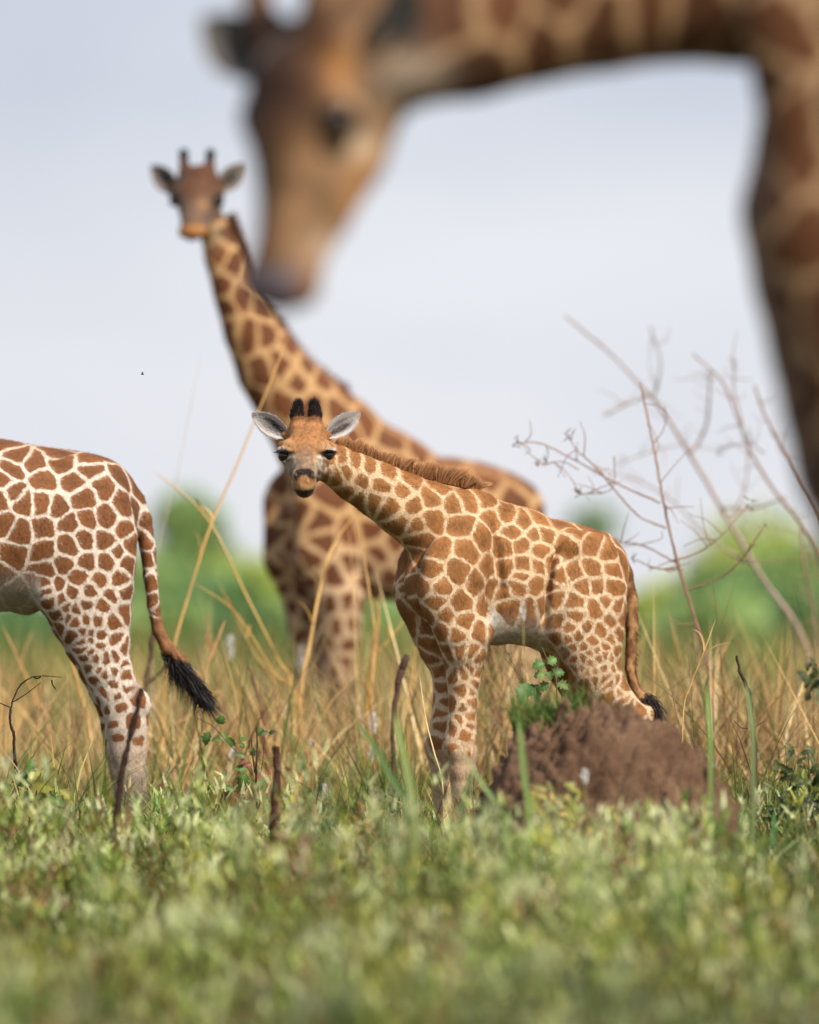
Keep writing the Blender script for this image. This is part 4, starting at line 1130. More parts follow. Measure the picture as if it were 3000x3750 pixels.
def make_ground():
    xs = np.concatenate([np.linspace(-2500, -60, 14)[:-1], np.linspace(-60, 60, 41), np.linspace(60, 2500, 14)[1:]])
    ys = np.concatenate([np.linspace(-30, 70, 61), np.linspace(70, 4500, 24)[1:]])
    X, Y = np.meshgrid(xs, ys, indexing='ij')
    Z = 0.02 * np.sin(X * .9 + 1.3) * np.sin(Y * .7) + 0.012 * np.sin(X * 2.3 + Y * 1.9)
    Z = Z * (np.abs(X) < 61) * (Y < 71) - .02 + gz(Y)
    n, m = X.shape
    i = np.arange((n - 1) * (m - 1)); a = (i // (m - 1)) * m + i % (m - 1)
    q = np.stack([a, a + m, a + m + 1, a + 1], 1)
    mat, nt, b = new_mat('savanna_soil')
    tc = nt.nodes.new('ShaderNodeTexCoord')
    n1 = noise_node(nt, .35, 6, .65, tc.outputs['Object']); n2 = noise_node(nt, 18.0, 5, .65, tc.outputs['Object'])
    r = nt.nodes.new('ShaderNodeValToRGB')
    e = r.color_ramp.elements
    e[0].position = .3; e[0].color = (.050, .040, .018, 1); e[1].position = .7; e[1].color = (.12, .125, .035, 1)
    x = e.new(.5); x.color = (.085, .085, .028, 1)
    nt.links.new(math_node(nt, 'ADD', math_node(nt, 'MULTIPLY', n1.outputs['Fac'], .65), math_node(nt, 'MULTIPLY', n2.outputs['Fac'], .35)), r.inputs['Fac'])
    nt.links.new(r.outputs['Color'], b.inputs['Base Color']); b.inputs['Roughness'].default_value = .95
    bp = nt.nodes.new('ShaderNodeBump'); bp.inputs['Strength'].default_value = .6; bp.inputs['Distance'].default_value = .03
    nt.links.new(n2.outputs['Fac'], bp.inputs['Height']); nt.links.new(bp.outputs['Normal'], b.inputs['Normal'])
    o = mesh_obj('ground', np.stack([X, Y, Z], -1).reshape(-1, 3), q, mat)
    tag(o, 'dry olive savanna ground under the grass', kind='structure')
make_ground()

MAT_GRASS = col_material('grass_blades', rough=.55, spec=.25, trans=.30)
MAT_LEAF = col_material('soft_leaves', rough=.5, spec=.35, trans=.28, bump_scale=60.0, vary=.2)
MAT_STEM = col_material('dry_stems', rough=.7, spec=.2, bump_scale=90.0, vary=.25)

def pick(rs, n, cols, wts=None):
    cols = np.array([lin(*c) for c in cols])
    wts = None if wts is None else np.array(wts) / np.sum(wts)
    return cols[rs.choice(len(cols), n, p=wts)] * (.8 + .4 * rs.random(n))[:, None]

def blade_field(name, label, n, d0, d1, h0, h1, w0, w1, cols, wts, rs, lean=.25, bend=.5, half_px=1620, keep=None, kind='stuff', segs=3, tipc=1.15, power=1.0, cat='grass', gap=None, hfun=None):
    d = d0 + (d1 - d0) * rs.random(n) ** power
    x = (rs.random(n) * 2 - 1) * (half_px / F * d + .35)
    # clumped growth
    ok = np.ones(n, bool)
    if gap:
        den = np.array([mnoise.noise((a * gap, b * gap, 3.1)) for a, b in zip(x, d)])
        ok = den + rs.random(n) * .9 > .25
    # trodden short round the young giraffe's near hind leg
    pxl = 1500 + x / d * F
    ok &= ~((pxl > 390) & (pxl < 590) & (d > 27.0) & (d < 31.2) & (rs.random(n) < .8))
    if keep is not None: ok &= keep(x, d, rs)
    x, d = x[ok], d[ok]; n = len(x)
    R = np.stack([x, d, gz(d) - .03], 1)
    H = h0 + (h1 - h0) * rs.random(n) ** 1.5
    if hfun is not None: H = H * hfun(x, d)
    ang = rs.random(n) * 2 * math.pi
    ld = np.stack([np.cos(ang), np.sin(ang), 0 * ang], 1)
    dr = unit(ld * (lean * rs.random(n))[:, None] + np.array([0, 0, 1.0]))
    sd = np.stack([-np.sin(ang), np.cos(ang), 0 * ang], 1)
    sd = unit(sd + rs.normal(size=(n, 3)) * .5)
    sd = unit(sd - dr * (sd * dr).sum(1, keepdims=True))
    cb = ld * (bend * rs.random(n))[:, None]; cb[:, 2] = -.35 * np.linalg.norm(cb, axis=1)
    V, fl, t, idx = strands(R, dr, H, w0 + (w1 - w0) * rs.random(n), side=sd, segs=segs, rs=rs, curl=cb)
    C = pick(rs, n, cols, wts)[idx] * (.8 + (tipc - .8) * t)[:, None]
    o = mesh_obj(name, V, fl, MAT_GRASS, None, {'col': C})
    return tag(o, label, cat, kind=kind)

GREEN = [(76, 92, 32), (98, 110, 46), (122, 130, 58), (86, 98, 48), (140, 136, 78), (146, 112, 66), (98, 68, 42)]
GOLD = [(222, 188, 128), (204, 164, 108), (170, 132, 90), (132, 102, 72), (242, 216, 168), (96, 74, 58), (140, 142, 76), (106, 122, 62)]
def wave(x, d, fx, fd, lo, hi, s):
    v = np.array([mnoise.noise((a * fx, b * fd, s)) for a, b in zip(x, d)])
    return lo + (hi - lo) * np.clip(v * .9 + .5, 0, 1)

rs_g = np.random.default_rng(5)
blade_field('green_grass', 'short green grass in front of the giraffes', 50000, 14.0, 30.3, .10, .42, .004, .010, GREEN, [3, 3.4, 2.6, 2.6, 2.6, 3.4, 2.6], rs_g, lean=.55, bend=.8, gap=1.7, hfun=lambda x, d: wave(x, d, 2.1, 1.3, .30, 1.45, 2.2) * np.interp(d, [9, 26, 28, 30.3], [1, 1, .7, .6]))
blade_field('grass_tufts', 'green grass with dry stems around the calf and the young giraffe', 15000, 28.4, 32.2, .12, .40, .005, .012, GREEN + GOLD[:3], [2, 3, 3, 2, 2, 2, 1, 2, 2, 2], rs_g, lean=.6, bend=.7, gap=1.5, hfun=lambda x, d: wave(x, d, 1.9, 1.5, .4, 1.25, 5.1))
blade_field('golden_grass', 'tall dry golden grass behind the calf', 10500, 32.3, 37.5, .30, 1.15, .006, .020, GOLD, [4, 4, 3, 2, 3, 2, 2.4, 2.4], rs_g, lean=.5, bend=.45, gap=1.0, half_px=1680, hfun=lambda x, d: wave(x, d, 1.5, .7, .45, 1.25, 9.4))
blade_field('far_golden_grass', 'dry grass mixed with green standing around the tall giraffe', 16000, 37.5, 52.0, .30, 1.10, .008, .022, GOLD, [3, 3, 3, 2, 2, 2, 3, 4], rs_g, lean=.5, bend=.45, gap=.6, half_px=1720, hfun=lambda x, d: wave(x, d, .9, .4, .4, 1.2, 1.4))
blade_field('meadow_grass', 'bright yellow-green tall grass far behind the giraffes', 26000, 54.0, 115.0, .4, 1.15, .02, .06, [(128, 134, 62), (106, 120, 56), (146, 142, 78), (84, 104, 52), (176, 150, 94)], [3, 3, 2.4, 3, 2.6], rs_g, lean=.6, bend=.5, half_px=1750, gap=.12, hfun=lambda x, d: wave(x, d, .5, .1, .4, 1.3, 6.4))

blade_field('tangled_stems', 'tangle of dry brown and greenish stems on the right behind the mound', 2600, 30.8, 36.5, .45, 1.25, .004, .012, [(176, 138, 92), (140, 104, 74), (104, 78, 60), (128, 124, 74), (206, 168, 112), (84, 64, 52)], None, rs_g, lean=.9, bend=.5, half_px=1680, segs=4, keep=lambda x, d, rs: 1500 + x / d * F > 2380 + 120 * rs.random(len(x)))

def patches(x, d, rs):
    v = np.array([mnoise.noise((a * 1.1 + 4.0, b * .8, 12.3)) for a, b in zip(x, d)])
    px = 1500 + x / d * F
    near = np.exp(-((px - 1380) / 170) ** 2) + np.exp(-((px - 2760) / 230) ** 2) + .6 * np.exp(-((px - 620) / 120) ** 2)
    return v * 1.2 + near * .75 + rs.random(len(x)) * .3 > .36
blade_field('green_clumps', 'clumps of taller green grass breaking up the dry golden grass', 19000, 28.8, 38.0, .20, .62, .007, .018, [(92, 112, 50), (116, 132, 62), (140, 148, 80), (104, 118, 72), (160, 150, 88)], [3, 3, 2, 2, 1.5], rs_g, lean=.5, bend=.6, keep=patches, hfun=lambda x, d: wave(x, d, 1.7, 1.1, .45, 1.2, 3.3))

blade_field('foreleg_grass', 'taller mixed grass hiding the lower forelegs of the calf', 2600, 28.3, 29.6, .22, .52, .005, .012, GREEN + GOLD[:3], [3, 3, 3, 2, 2, 2, 1, 2, 2, 1], rs_g, lean=.45, bend=.6, keep=lambda x, d, rs: np.abs(1500 + x / d * F - 1610) < 190 * (.4 + .6 * rs.random(len(x))))
blade_field('edge_grass', 'dark green grass clumps at the lower right edge', 5200, 27.0, 31.0, .25, .62, .006, .014, [(58, 82, 34), (74, 100, 42), (96, 116, 56), (120, 110, 64)], None, rs_g, lean=.5, bend=.6, keep=lambda x, d, rs: 1500 + x / d * F > 2700 + 200 * rs.random(len(x)))

def herb_cover():
    """low leafy herbs in the near grass: short upright stems set with small pale leaves"""
    rs = np.random.default_rng(15)
    n = 2600
    d = 14.5 + 15.0 * rs.random(n) ** .85
    x = (rs.random(n) * 2 - 1) * (1650 / F * d + .3)
    den = np.array([mnoise.noise((a * 1.3, b * 1.0, 7.7)) for a, b in zip(x, d)])
    ok = den * 1.2 + rs.random(n) * .8 > .18
    x, d, den = x[ok], d[ok], den[ok]
    hh = (.09 + .28 * rs.random(len(x)) ** 1.3) * np.clip(1 + 1.5 * den, .45, 2.1) * np.interp(d, [11, 26.5, 28.5, 30], [1, 1, .75, .5])
    ne = 190
    xe = (1720 + 960 * rs.random(ne) - 1500) / F * 26.0; de = 24.4 + 1.7 * rs.random(ne)
    x = np.append(x, xe); d = np.append(d, de); hh = np.append(hh, .20 + .28 * rs.random(ne)); n = len(x)
    k = 30
    base = np.stack([x, d, gz(d)], 1)
    m = n * k
    u = rs.random(m); u = .15 + .85 * u ** .8
    ang = rs.random(m) * 2 * math.pi
    rad = np.stack([np.cos(ang), np.sin(ang), 0 * ang], 1)
    lean = np.repeat(rs.normal(size=(n, 2)) * .2, k, 0)
    st = np.repeat(rs.normal(size=(n, 3, 2)) * .035, k, 0)[np.arange(m), rs.integers(0, 3, m)]      # three stems to a plant
    R = np.repeat(base, k, 0); H = np.repeat(hh, k)
    R[:, :2] += st + lean * (u * H)[:, None] + rad[:, :2] * .006; R[:, 2] += H * u
    dr = unit(rad * (.95 - .65 * u)[:, None] + np.array([0, 0, 1.0]) + rs.normal(size=(m, 3)) * .22)
    sd = unit(np.cross(dr, rad + rs.normal(size=(m, 3)) * .3))
    V, fl, t, idx = strands(R, dr, .030 + .040 * rs.random(m), .009 + .009 * rs.random(m), side=sd, segs=3, rs=rs, curl=rad * .3)
    pal = pick(rs, n, [(130, 148, 66), (152, 168, 80), (178, 188, 112), (102, 124, 56), (168, 166, 72), (148, 114, 72), (82, 112, 46), (118, 90, 58)], [3, 3, 2.6, 2.2, 2.4, 2.0, 1.6, 1.0])
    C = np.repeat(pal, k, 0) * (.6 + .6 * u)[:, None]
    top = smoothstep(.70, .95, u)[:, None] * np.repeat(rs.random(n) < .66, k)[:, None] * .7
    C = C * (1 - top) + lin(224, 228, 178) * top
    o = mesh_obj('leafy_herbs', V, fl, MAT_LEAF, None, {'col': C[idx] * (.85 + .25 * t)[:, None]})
    tag(o, 'low pale green leafy herbs covering the near ground', 'herbs', kind='stuff')
herb_cover()

# ---- far bushes and trees, each its own
def far_tree(label, cx, top, wpx, d, col, rs, lobes=7, name='bush', leaf=.22, n=2600, low=0.0):
    s = F / d
    H = CAM_H + (HZ - top) / s
    Rw = wpx / 2 / s
    bx = (cx - 1500) / s
    root = empty(name, (bx, d, 0))
    tag(root, label, 'bush' if name == 'bush' else 'tree', 'bushes and trees on the skyline')
    L = [(0, 0, H - Rw * .62, Rw * .66)]
    for i in range(lobes):
        a = rs.random() * 2 * math.pi; rr = Rw * (.25 + .5 * rs.random())
        L.append((math.cos(a) * rr, math.sin(a) * rr, H * (.22 + .5 * rs.random()), Rw * (.38 + .25 * rs.random())))
    L = np.array(L)
    # trunk and limbs
    geo = []
    lean = rs.normal() * .1
    V, fl = tube([(bx, d, -.1), (bx + lean * .5, d, H * .25), (bx + lean, d, H * .5), (bx + lean * .8, d, H * .75)], [.16 * H / 3, .11 * H / 3, .08 * H / 3, .03])
    geo.append((V, fl, {'col': np.tile(lin(96, 80, 62), (len(V), 1))}))
    for l in L[1:]:
        c = np.array([bx, d, 0]) + l[:3]
        V, fl = tube([(bx + lean * .4, d, H * .2), (bx + lean * .4) * 0.5 * np.ones(3) * 0 + (np.array([bx, d, H * .3]) + c) / 2, c], [.06 * H / 3, .04 * H / 3, .015], 5)
        geo.append((V, fl, {'col': np.tile(lin(96, 80, 62), (len(V), 1))}))
    V, fl, at = join_geo(geo)
    mesh_obj('trunk', V, fl, MAT_STEM, root, at)
    w = L[:, 3] ** 2; li = rs.choice(len(L), n, p=w / w.sum())
    dirs = unit(rs.normal(size=(n, 3)))
    rad = (.35 + .68 * rs.random(n) ** .6)
    C0 = np.array([bx, d, 0]) + L[li, :3] + dirs * (L[li, 3] * rad)[:, None] * np.array([1, 1, .85])
    C0 = C0[C0[:, 2] > .15 + low]; m = len(C0); dirs = dirs[:m]
    dr = unit(rs.normal(size=(m, 3)) + np.array([0, 0, -.2]))
    V, fl, t, idx = strands(C0, dr, leaf * (.7 + .6 * rs.random(m)), leaf * .55, segs=2, rs=rs, curl=rs.normal(size=(m, 3)) * .2)
    base = pick(rs, m, col)
    mesh_obj('crown', V, fl, MAT_LEAF, root, {'col': base[idx]})

G1 = [(150, 176, 108), (166, 190, 118), (128, 158, 96)]
G2 = [(186, 198, 98), (194, 206, 112), (164, 182, 92)]
G3 = [(108, 144, 88), (124, 160, 98), (92, 128, 82)]
rs_t = np.random.default_rng(77)
TREES = [('tall narrow green tree rising behind the young giraffe tail', 690, 1790, 380, 150, G1, 'tree', 7), ('broad mid-green bush below the tall narrow tree', 560, 2010, 600, 140, G1, 'bush', 10),
    ('dark green bush in the middle of the left thicket', 800, 2070, 560, 122, G3, 'bush', 11), ('lighter green bush beside the chest of the tall giraffe', 970, 2020, 560, 145, G2, 'bush', 10),
    ('dark low bush seen under the belly of the young giraffe', 170, 2190, 640, 110, G3, 'bush', 11), ('small bush seen between the legs of the tall giraffe', 1400, 2110, 720, 125, G1, 'bush', 11),
    ('round bright green tree behind the bare twigs on the right', 2770, 1820, 640, 150, G2, 'tree', 11), ('dark leafy bush below the round bright green tree', 2660, 2070, 600, 118, G3, 'bush', 11),
    ('bright bush just right of the calf tail', 2440, 2110, 460, 130, G2, 'bush', 9), ('green bush at the right edge of the skyline', 3010, 1970, 520, 128, G1, 'bush', 10),
    ('small distant bush left of the broad bush', 390, 2130, 360, 150, G2, 'bush', 7), ('low mid-green bush in front of the left thicket', 640, 2190, 600, 92, G1, 'bush', 10),
    ('low mid-green bush in front of the right thicket', 2540, 2200, 640, 90, G1, 'bush', 10), ('low green bush below the skyline at the right edge', 2930, 2180, 540, 96, G3, 'bush', 9), ('low bush seen between calf and mound', 1960, 2240, 560, 100, G3, 'bush', 9), ('dark low bush at the foot of the light bush by the tall giraffe chest', 900, 2230, 420, 84, G3, 'bush', 9)]
for lb, cx, tp, wd, dd, cc, nm, lo_ in TREES: far_tree(lb, cx, tp, wd, dd, cc, rs_t, name=nm, lobes=lo_, n=5200)
far_tree('distant pale tree top above the calf rump', 2170, 1840, 270, 230, [(156, 180, 142), (166, 188, 152)], rs_t, name='tree', lobes=5, leaf=.3, n=3000)  # washed-out leaf colours stand in for distance haze
# ------------------------------------------------------------------ the earth mound
def make_mound():
    rs = np.random.default_rng(3)
    d = 27.2; s = F / d
    cx = (2185 - 1500) / s
    nr, na = 70, 170
    rr = np.linspace(0, 1, nr) ** .8; aa = np.linspace(0, 2 * math.pi, na, endpoint=False)
    V = []
    for r in rr:
        for a in aa:
            x = math.cos(a) * r; y = math.sin(a) * r
            R = .60 if x > 0 else .52
            px_, py_ = x * R, y * .52
            # steep-sided heap, flat-topped, falling away on the right
            h = .735 * max(0.0, 1 - r ** 3.0) ** .66 * (1 - .17 * max(0, x - .1)) * (1 - .10 * max(0, -x))
            p = Vector((px_ * 4 + 11, py_ * 4, h * 4))
            f1 = mnoise.fractal(p, 1.0, 2.1, 5)
            p2 = Vector((px_ * 13, py_ * 13 + 3, h * 13)); f2 = abs(mnoise.fractal(p2, .9, 2.2, 3))
            p3 = Vector((px_ * 34 + 9, py_ * 34, h * 34)); f3 = mnoise.noise(p3)
            k = .045 * f1 + .10 * (f2 - .25) + .016 * f3
            e = min(1, (1 - r) * 6)
            V.append((cx + px_ * (1 + k * .9 * e), d + py_ * (1 + k * e), float(gz(d)) - .02 + max(-.06, h + k * e * (.5 + .5 * h)) - .05 * (r > .97)))
    q = [(i * na + j, (i + 1) * na + j, (i + 1) * na + (j + 1) % na, i * na + (j + 1) % na) for i in range(nr - 1) for j in range(na)]
    mat, nt, b = new_mat('mound_soil')
    tc = nt.nodes.new('ShaderNodeTexCoord')
    n1 = noise_node(nt, 5.0, 7, .72, tc.outputs['Object']); n2 = noise_node(nt, 60.0, 5, .7, tc.outputs['Object'])
    r = nt.nodes.new('ShaderNodeValToRGB'); e = r.color_ramp.elements
    e[0].position = .30; e[0].color = (.055, .028, .017, 1); e[1].position = .74; e[1].color = (.31, .20, .134, 1)
    x = e.new(.5); x.color = (.148, .086, .053, 1)
    nt.links.new(math_node(nt, 'ADD', math_node(nt, 'MULTIPLY', n1.outputs['Fac'], .7), math_node(nt, 'MULTIPLY', n2.outputs['Fac'], .3)), r.inputs['Fac'])
    nt.links.new(r.outputs['Color'], b.inputs['Base Color']); b.inputs['Roughness'].default_value = .95; b.inputs['Specular IOR Level'].default_value = .1
    bp = nt.nodes.new('ShaderNodeBump'); bp.inputs['Strength'].default_value = .8; bp.inputs['Distance'].default_value = .02
    nt.links.new(n2.outputs['Fac'], bp.inputs['Height']); nt.links.new(bp.outputs['Normal'], b.inputs['Normal'])
    o = mesh_obj('earth_mound', np.array(V), np.array(q)[:, ::-1], mat, origin=(cx, d, float(gz(d))))
    tag(o, 'rough brown earth mound in front of the calf hind legs', 'mound')
make_mound()

# ------------------------------------------------------------------ single stalks, twigs, flowers, leaves
def at_px(pts, d):
    """polyline of photograph points standing at depth d (a slight wander in depth)"""
    return np.array([W(x, y, d + (0 if len(p_) < 3 else p_[2])) for p_ in pts for x, y in [p_[:2]]])

def down(pts, d, x=None):
    """continue the last point to the ground"""
    gy = HZ + (CAM_H + .02 - float(gz(d))) * F / d
    return list(pts) + [((pts[-1][0] if x is None else x), gy)]

STALK_COLS = [(222, 172, 98), (204, 150, 82), (232, 190, 120), (190, 140, 84)]
def grass_stalk(pts, d, w_px, label, col=None, rs=np.random.default_rng(8), sheath=True, group='tall dry grass stalks', gx=None):
    if d > 31.5: d = d + 1.5
    pts = down(pts, d, gx)
    P = at_px(pts, d)
    wob = np.cumsum(rs.normal(size=len(P)) * .02); P[:, 1] += wob - wob[-1]
    C = spline(P, 40)
    w = .74 * w_px / (F / d) / 2
    V, fl = tube(C, np.interp(np.linspace(0, 1, 40), [0, .06, .5, 1], [.12, .45, .85, 1.0]) * w, 5)
    c = lin(*(col or STALK_COLS[rs.integers(len(STALK_COLS))])); c = c * .85 + c.mean() * .12
    tt = np.repeat(np.linspace(0, 1, 40), 5); tt = np.append(tt, 1)
    node = .75 + .25 * np.abs(np.sin(tt * 15))
    geo = [(V, fl, {'col': c[None] * node[:, None]})]
    o_pt = P[-1].copy(); o_pt[2] = float(gz(d))
    root = empty('grass_stalk', o_pt)
    tag(root, label, 'grass', group)
    v, f, at = join_geo(geo)
    mesh_obj('stem', v, f, MAT_STEM, root, at)
    if sheath:      # dry leaf sheaths hanging off the stem
        for k in range(2):
            i = int(8 + rs.random() * 24)
            dr = unit(np.array([[(rs.random() - .5) * 1.0, rs.normal() * .3, .9]]))
            vv, ff, t, idx = strands(C[i:i + 1], dr, np.array([.10 + .16 * rs.random()]), np.array([w * 2.6]), segs=5, rs=rs, curl=np.array([[(rs.random() - .5) * .8, 0, -.5]]))
            mesh_obj('blade', vv, ff, MAT_GRASS, root, {'col': np.tile(c * .95, (len(vv), 1))})
    return root

grass_stalk([(1056, 1228), (1000, 1370), (922, 1565), (868, 1700), (771, 1927), (700, 2150), (643, 2348), (600, 2560)], 32.3, 15, 'longest golden stalk crossing the tall giraffe neck down to the tail tuft', (226, 176, 100))
grass_stalk([(560, 1725), (660, 1800), (775, 1925), (900, 2178), (1017, 2414), (1075, 2545)], 32.6, 14, 'golden stalk slanting right, its thin tip bent left near the young giraffe tail', (214, 172, 90))
grass_stalk([(715, 2136), (864, 2247), (1003, 2465), (1096, 2577)], 32.2, 13, 'lower golden stalk slanting right between tail tuft and the tall giraffe legs', (206, 160, 80))
grass_stalk([(796, 2125), (875, 2280), (930, 2390), (1020, 2560)], 32.9, 13, 'olive-gold stalk crossing the lower slanting stalk', (190, 152, 78))
grass_stalk([(824, 2268), (790, 2360), (745, 2475), (720, 2600)], 31.9, 22, 'short thick broken stalk right of the black tail tuft', (196, 150, 92))
grass_stalk([(1299, 1885), (1240, 1965), (1197, 2052), (1169, 2164), (1136, 2349), (1099, 2572)], 32.4, 20, 'bundle-like golden stalk curving up across the tall giraffe foreleg', (232, 184, 106))
grass_stalk([(1310, 1885), (1331, 2025), (1359, 2210), (1372, 2330), (1364, 2488)], 32.0, 13, 'straight golden stalk under the calf neck, leaning left at its tip', (228, 178, 104))
grass_stalk([(1278, 1932), (1290, 2117), (1299, 2303), (1308, 2535)], 32.8, 11, 'thin pale stalk left of the straight golden stalk', (216, 176, 116))
grass_stalk([(1392, 2164), (1384, 2303), (1355, 2581)], 32.0, 15, 'blunt-tipped stalk left of the calf chest', (220, 164, 84))
grass_stalk([(1495, 2250), (1430, 2340), (1364, 2419), (1345, 2560)], 32.5, 17, 'bent dry stalk arching towards the calf foreleg', (210, 168, 84), gx=1340)
grass_stalk([(1536, 2466), (1559, 2630), (1588, 2748), (1622, 2890)], 29.6, 9, 'thin sharp straw stem just left of the calf forelegs', (238, 206, 142), sheath=False)
grass_stalk([(1531, 2296), (1518, 2423), (1499, 2551), (1494, 2700)], 31.6, 13, 'upright golden stalk behind the sharp straw stem', (226, 172, 92))
grass_stalk([(739, 1278), (700, 1480), (650, 1740), (590, 1990), (560, 2300)], 33.5, 5, 'very thin faint stalk reaching up into the sky', (206, 186, 166), sheath=False)
grass_stalk([(2622, 2266), (2570, 2406), (2528, 2511), (2500, 2640)], 30.6, 9, 'thin golden stalk right of the calf tail tuft', (226, 180, 104))
grass_stalk([(2450, 2240), (2490, 2400), (2520, 2540), (2530, 2700)], 32.4, 17, 'pale olive stalk behind the thin golden stalk', (186, 158, 92))
grass_stalk([(2540, 2290), (2560, 2450), (2570, 2650)], 33.0, 20, 'pinkish dry stalk between the bare twig stems', (176, 140, 108))
grass_stalk([(2670, 2350), (2630, 2440), (2610, 2600)], 32.3, 12, 'short golden stalk leaning right of the bare twig', (224, 172, 96))
grass_stalk([(2390, 2290), (2300, 2440), (2250, 2560)], 33.2, 14, 'blurred stalk leaning behind the calf tail', (196, 164, 84), gx=2230)
grass_stalk([(205, 2290), (255, 2400), (300, 2560), (330, 2700)], 32.4, 18, 'golden stalk leaning right in front of the young giraffe belly gap', (222, 170, 88))
grass_stalk([(10, 2290), (70, 2420), (130, 2560), (190, 2720)], 32.8, 16, 'long dry stalk leaning right at the left edge', (206, 156, 92))
grass_stalk([(120, 2300), (70, 2450), (30, 2600)], 33.4, 16, 'dry stalk leaning left at the left edge', (190, 150, 90))
grass_stalk([(0, 2735), (75, 2830), (130, 2930), (190, 3040), (230, 3110)], 29.4, 8, 'fine straw stem bending down in front of the leafy plant', (216, 178, 120), sheath=False, gx=240)
grass_stalk([(630, 2690), (615, 2800), (590, 2930)], 29.8, 5, 'tiny dark-tipped stem between the hind leg and the leafy sprig', (170, 110, 66), sheath=False)
grass_stalk([(283, 2695), (250, 2800), (225, 2880)], 29.8, 5, 'tiny brown stem left of the young giraffe hind leg', (150, 100, 66), sheath=False)
grass_stalk([(640, 2650), (720, 2610), (800, 2560)], 31.6, 12, 'fallen golden stalk lying below the black tail tuft', (226, 178, 104), sheath=False, gx=600)

# ---- bare shrubs
def bare_shrub(name, label, d, stems, twigs, col, rs, seeds=True):
    s = F / d
    gx = stems[0][0][-1][0]
    root = empty(name, W(gx, HZ + (CAM_H - float(gz(d))) * s, d)); tag(root, label, 'shrub', 'bare shrubs on the right')
    def one(nm, pts, w0, w1, ground, parent):
        P = at_px(down(pts, d) if ground else pts, d)
        wob = np.cumsum(rs.normal(size=len(P)) * .05); P[:, 1] += wob - wob[-1]
        n = 12 * len(P)
        C = spline(P, n); C += rs.normal(size=C.shape) * .0012
        V, fl = tube(C, .72 * np.linspace(w0, w1, n) / s / 2 * (1 + .10 * np.interp(np.arange(n), np.arange(0, n + 6, 6), rs.normal(size=len(np.arange(0, n + 6, 6))))), 6)
        return mesh_obj(nm, V, fl, MAT_STEM, parent, {'col': np.tile(lin(*col), (len(V), 1)) * (.85 + .3 * rs.random((len(V), 1)))}), C
    fine = []
    def sprout(C, k):
        for _ in range(k):
            i = int(len(C) * (.05 + .6 * rs.random())); a = C[i]; L = (.06 + .14 * rs.random())
            v = unit(np.array([rs.normal(), rs.normal() * .6, .35 + rs.normal() * .6]))
            Q_ = np.array([a, a + v * L * .5 + rs.normal(size=3) * .01, a + v * L + rs.normal(size=3) * .025])
            V, fl = tube(spline(Q_, 8), np.linspace(.0028, .0012, 8), 4)
            tw = mesh_obj('twig', V, fl, MAT_STEM, root, {'col': np.tile(lin(*col), (len(V), 1))})
    for pts, w0, w1 in stems:
        o, C = one('stem', pts, w0, w1, True, root); sprout(C, 9)
    for pts, w0, w1 in twigs:
        o, C = one('branch', pts, w0, w1, False, root); sprout(C, 4)
        if seeds:
            k = 7
            P = np.repeat(C[:1], k, 0) + rs.normal(size=(k, 3)) * .012
            vv, ff, t, i = strands(P, unit(rs.normal(size=(k, 3))), .03 + .02 * rs.random(k), .008, segs=2, rs=rs)
            sd = mesh_obj('seed_head', vv, ff, MAT_STEM, root, {'col': np.tile(lin(130, 104, 84), (len(vv), 1))})
            sd['kind'] = 'stuff'
    return root
rs_b = np.random.default_rng(19)
bare_shrub('bare_shrub', 'thick bare stem slanting from upper left to the right edge', 37.5,
    [([(2068, 1158), (2230, 1290), (2345, 1410), (2400, 1470), (2520, 1650), (2680, 1930), (2800, 2130), (2930, 2320), (3010, 2600)], 10, 34)],
    [([(2385, 1215), (2418, 1330), (2395, 1450), (2360, 1425)], 9, 13), ([(2225, 1515), (2300, 1480), (2370, 1450)], 7, 11), ([(2598, 1385), (2592, 1530), (2560, 1620), (2530, 1655)], 12, 16),
     ([(2280, 1690), (2400, 1650), (2500, 1625)], 5, 9), ([(2745, 1590), (2735, 1760), (2690, 1880), (2650, 1880)], 9, 14), ([(2190, 1720), (2340, 1760), (2480, 1850), (2600, 1980), (2740, 2060)], 7, 14)], (158, 138, 128), rs_b)
bare_shrub('bare_shrub', 'thin reddish bare stem rising just right of the calf tail', 32.8,
    [([(2345, 1400), (2365, 1500), (2400, 1680), (2430, 1850), (2480, 2060), (2540, 2250), (2590, 2420), (2615, 2650)], 9, 22)],
    [([(1880, 1625), (1985, 1625), (2120, 1690), (2260, 1770), (2420, 1842)], 6, 10), ([(2080, 1600), (2115, 1655), (2190, 1720), (2330, 1880), (2440, 1935)], 6, 9), ([(2120, 1810), (2240, 1790), (2250, 1670)], 5, 6),
     ([(2270, 1985), (2360, 2000), (2480, 2062)], 6, 9), ([(2330, 2050), (2400, 2080), (2500, 2085)], 6, 9), ([(2745, 1845), (2640, 1960), (2560, 2020), (2470, 2050)], 6, 9), ([(2790, 1935), (2720, 2040), (2630, 2120), (2520, 2160)], 7, 10), ([(1985, 1700), (2060, 1690), (2120, 1720)], 5, 6)], (150, 116, 98), rs_b)
